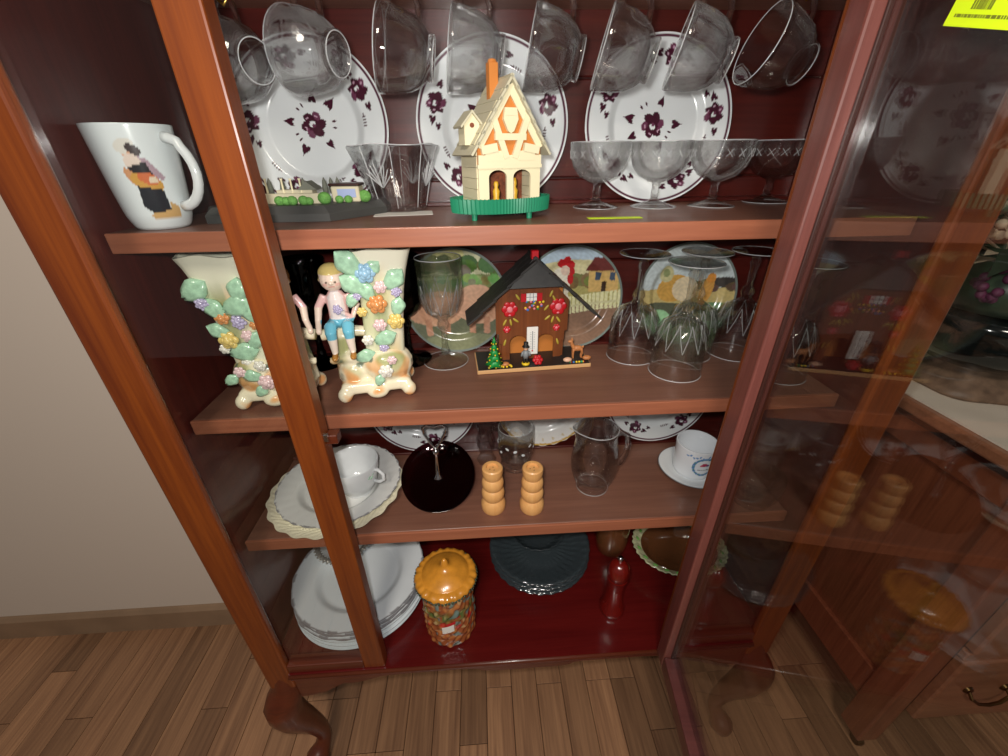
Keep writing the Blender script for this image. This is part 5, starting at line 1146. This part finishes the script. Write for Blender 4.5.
# silver rimmed dish on the stack
dish = thing('silver_rimmed_dish', 'white dish with ornate beaded silver rim on top of the plate stack', 'dish', (-0.343, 0.2, zt+0.0036))
m = MB(); m.lathe([(0, 0), (0.022, 0), (0.024, 0.002), (0.034, 0.01), (0.044, 0.02), (0.0425, 0.0215), (0.032, 0.0125), (0.022, 0.0045), (0, 0.004)], 56); m.build('white_bowl', 'porcelain', dish, True, angle=60)
m = MB(); m.lathe([(0.0425, 0.0216), (0.044, 0.0196), (0.05, 0.02), (0.0525, 0.0225), (0.05, 0.0252), (0.045, 0.0246)]+[(0.0425, 0.0216)], 160, lambda th, i, r, z: (r+0.0012*math.cos(40*th), z+0.0008*math.cos(40*th+1))); m.build('silver_rim', 'silver', dish, True)
m = MB()
for k in range(40):
    a = 2*PI*k/40; m.ball((0.0535*math.cos(a), 0.0535*math.sin(a), 0.0225), 0.0018, 7, 5)
m.build('beading', 'silver', dish, True)
# --- lidded village jar
p = onz(450, 647, ZB); jr = thing('lidded_jar', 'ceramic lidded jar with orange thatched lid and relief village scene', 'jar', (p.x+0.001, p.y+0.039, ZB+0.0003), -0.15); jr.scale = (1.04, 1.04, 1.07)
HJ = ony(446, 578, p.y+0.041).z-ZB
def jarmod(th, i, r, z):
    t = z/HJ
    k = 0.0009*math.sin(9*th+z*300)+0.0008*math.sin(15*th-z*420)+(0.0014*max(0, math.sin(7*th+1.2*math.sin(z*220))) if 0.25 < t < 0.95 else 0)
    return (r+k if r > 0.02 else r), z
jp = [(0, 0.001), (0.036, 0.0), (0.0395, 0.004)]
for i in range(60):
    t = i/59; jp.append((0.0405+0.0018*math.sin(t*3.1)-0.0042*t, 0.006+t*(HJ-0.01)))
jp += [(0.036, HJ-0.003), (0, HJ-0.003)]
def jarpaint(co):
    n = noise3(co, 300, 0.2); n2 = noise3(co, 460, 1.9); t = co[:, 2]/HJ
    c = np.empty((len(co), 3)); c[:] = (176, 112, 62)
    c = mixc(c, (132, 66, 36), np.clip(0.5+n2*1.4, 0, 0.85)); g = np.clip(1-abs(t-0.62)/0.13, 0, 1)+np.clip((t-0.86)/0.05, 0, 1)
    c = mixc(c, (70, 100, 50), np.clip(g*(0.75+n), 0, 0.9)); c = mixc(c, (196, 168, 120), np.clip((n-0.3)*3, 0, 0.7)*(t > 0.35))
    c = mixc(c, (96, 130, 132), np.clip((noise3(co, 240, 5.0)-0.5)*6, 0, 0.8)); c = mixc(c, (176, 40, 34), np.clip((noise3(co, 230, 7.4)-0.45)*6, 0, 0.8)*(t > 0.3)*(t < 0.6)); return c
m = MB(); m.lathe(jp, 200, jarmod); m.build('body', 'painted_china', jr, True, jarpaint)
lid = bpy.data.objects.new('lid', None); COL.objects.link(lid); lid.parent = jr
def lidmod(th, i, r, z): return (r*(1+0.012*math.sin(17*th)+0.01*math.sin(29*th+1)) if r > 0.041 else r), z+(0.0012*math.sin(23*th) if r > 0.041 else 0)
m = MB(); zl = HJ-0.0028
m.lathe([(0, zl), (0.04, zl), (0.0465, zl+0.002), (0.0485, zl+0.006), (0.046, zl+0.0095), (0.039, zl+0.0125), (0.037, zl+0.0118), (0.036, zl+0.013), (0.028, zl+0.0185), (0.015, zl+0.0235), (0.0075, zl+0.026), (0.006, zl+0.03), (0.0045, zl+0.037), (0.002, zl+0.0405), (0, zl+0.041)], 140, lidmod); m.build('thatched_lid', 'lid_orange', lid, True)
m = MB(); rl = random.Random(9)
for k in range(60):
    a = 2*PI*k/60; m.ball((0.0482*math.cos(a), 0.0482*math.sin(a), zl+0.003), (0.002, 0.0015, 0.003), 6, 4)
m.build('lid_fringe', 'urn_green', lid, True)
lb = MB()
for j in range(2):
    for i in range(9):
        a = -1.62+0.055*i; lb.v.append(((0.0435)*math.cos(a), 0.0435*math.sin(a), HJ*0.36+j*0.016+0.0007*i))
lb.f = [(i, i+1, i+10, i+9) for i in range(8)]; lb.build('price_label', 'white_paint', jr)
rb_ = MB()
for j in range(2):
    for i in range(7):
        a = -1.45+0.055*i; rb_.v.append(((0.0432)*math.cos(a), 0.0432*math.sin(a), HJ*0.36+0.0175+j*0.007+0.0007*i))
rb_.f = [(i, i+1, i+8, i+7) for i in range(6)]; rb_.build('red_roof', 'red_paint', jr)
# --- blue-grey textured glass plates
GX, GY = 0.046, 0.195; RG = 0.1
def glm(th, i, r, z):
    return r*(1+0.01*math.cos(30*th)*(1 if r > 0.08 else 0)), z+(0.0011*math.cos(36*th+r*500)*math.cos(r*700) if 0.02 < r < 0.097 else 0)
gpf = [(0, 0)]+[(RG*t/18, 0.001+(0.0135*max(0, (t/18-0.55)/0.45)**1.2)+0.0007*(t % 2)) for t in range(1, 19)]+[(RG, 0.016)]+[(RG*t/18, 0.0038+(0.0135*max(0, (t/18-0.55)/0.45)**1.2)+0.0005*(t % 2)) for t in range(17, 0, -1)]+[(0, 0.003)]
m = MB(); m.lathe(gpf, 144, glm); glp = m.mesh('glass_plate', True); glp.materials.append(MATS['blue_glass'])
for k in range(6):
    lab = 'textured blue-grey glass plate in the stack beside the red pepper mill' if k < 5 else 'textured blue-grey glass plate topping the glass stack'
    tag(obj('glass_plate', glp, None, None, (GX+0.001*math.sin(k*2), GY+0.001*math.cos(k*3), ZB+0.0004+k*0.0058), (0, 0, 0.3*k)), lab, 'plate', 'stacked glass plates')
m = MB(); m.lathe([(0, 0), (0.03, 0), (0.032, 0.003), (0.045, 0.012), (0.056, 0.028), (0.0565, 0.03), (0.0548, 0.03), (0.043, 0.0145), (0.03, 0.006), (0, 0.004)], 120, lambda th, i, r, z: (r*(1+0.02*math.cos(20*th)), z))
tag(m.build('glass_bowl', 'blue_glass', None, True, loc=(GX-0.003, GY+0.015, ZB+0.0365)), 'small fluted glass bowl resting on the blue-grey glass plates', 'bowl')
# --- red pepper mill
p = onz(614, 620, ZB); pm_ = thing('pepper_mill', 'red stained turned wooden pepper mill with metal knob', 'pepper mill', (p.x+0.001, p.y+0.02, ZB+0.0003))
HMm = ony(618, 562, p.y+0.02).z-ZB; ks = HMm/0.125
m = MB(); m.lathe([(r, z*ks) for r, z in [(0, 0), (0.021, 0), (0.022, 0.003), (0.022, 0.012), (0.02, 0.016), (0.0165, 0.03), (0.0145, 0.05), (0.0142, 0.065), (0.0165, 0.082), (0.018, 0.0885), (0, 0.0886)]], 40); m.build('body', 'mill_wood', pm_, True, angle=35)
m = MB(); m.lathe([(r, z*ks) for r, z in [(0, 0.0887), (0.0165, 0.0888), (0.0185, 0.093), (0.019, 0.102), (0.0175, 0.113), (0.013, 0.121), (0.006, 0.125), (0, 0.1255)]], 40); m.build('turning_head', 'mill_wood', pm_, True, angle=35)
m = MB(); m.lathe([(0, 0.125*ks), (0.003, 0.125*ks), (0.003, 0.127*ks), (0.005, 0.131*ks), (0.0035, 0.136*ks), (0, 0.137*ks)], 18); m.build('knob', 'chrome', pm_, True)
# --- amber glass jar behind the mill
m = MB(); m.lathe([(0, 0.002), (0.026, 0.0), (0.03, 0.004), (0.033, 0.03), (0.033, 0.07), (0.029, 0.09), (0.018, 0.104), (0.013, 0.108), (0.014, 0.114), (0.0125, 0.116), (0.0105, 0.114), (0.0105, 0.108), (0.016, 0.102), (0.027, 0.089), (0.031, 0.07), (0.031, 0.03), (0.028, 0.006), (0, 0.005)], 48)
tag(m.build('amber_bottle', 'amber_glass', None, True, angle=60, loc=(0.2, 0.205, ZB+0.0003)), 'squat amber glass bottle standing behind the red pepper mill', 'bottle')
# --- oval dish with ornate rim
od = thing('oval_dish', 'oval amber dish with ornate silver and green rim beside the pepper mill', 'dish', (0.326, 0.168, ZB+0.0003), 0.0)
def ovm(th, i, r, z): return r*(1-0.22*math.sin(th)**2), z
m = MB(); m.lathe([(0, 0), (0.05, 0), (0.054, 0.004), (0.066, 0.022), (0.076, 0.034), (0.074, 0.0355), (0.063, 0.0245), (0.05, 0.008), (0, 0.0055)], 72, ovm); m.build('amber_bowl', 'amber_glass', od, True, angle=60)
m = MB(); m.lathe([(0.0745, 0.0356), (0.077, 0.0335), (0.088, 0.0385), (0.0925, 0.042), (0.091, 0.0435), (0.0865, 0.041)]+[(0.0745, 0.0356)], 200, lambda th, i, r, z: (ovm(th, i, r+(0.0014*math.cos(44*th) if r > 0.08 else 0), z)[0], z+(0.0009*math.sin(22*th) if r > 0.078 else 0))); m.build('ornate_rim', 'pale_rim', od, True)
m = MB()
for k in range(22):
    a = 2*PI*k/22; r_ = 0.0815*(1-0.22*math.sin(a)**2); m.ball((r_*math.cos(a), r_*math.sin(a), 0.0395), (0.0055, 0.0028, 0.0012), 8, 5, rotz(a+PI/2+0.4))
m.build('rim_leaves', 'bush_green', od, True)
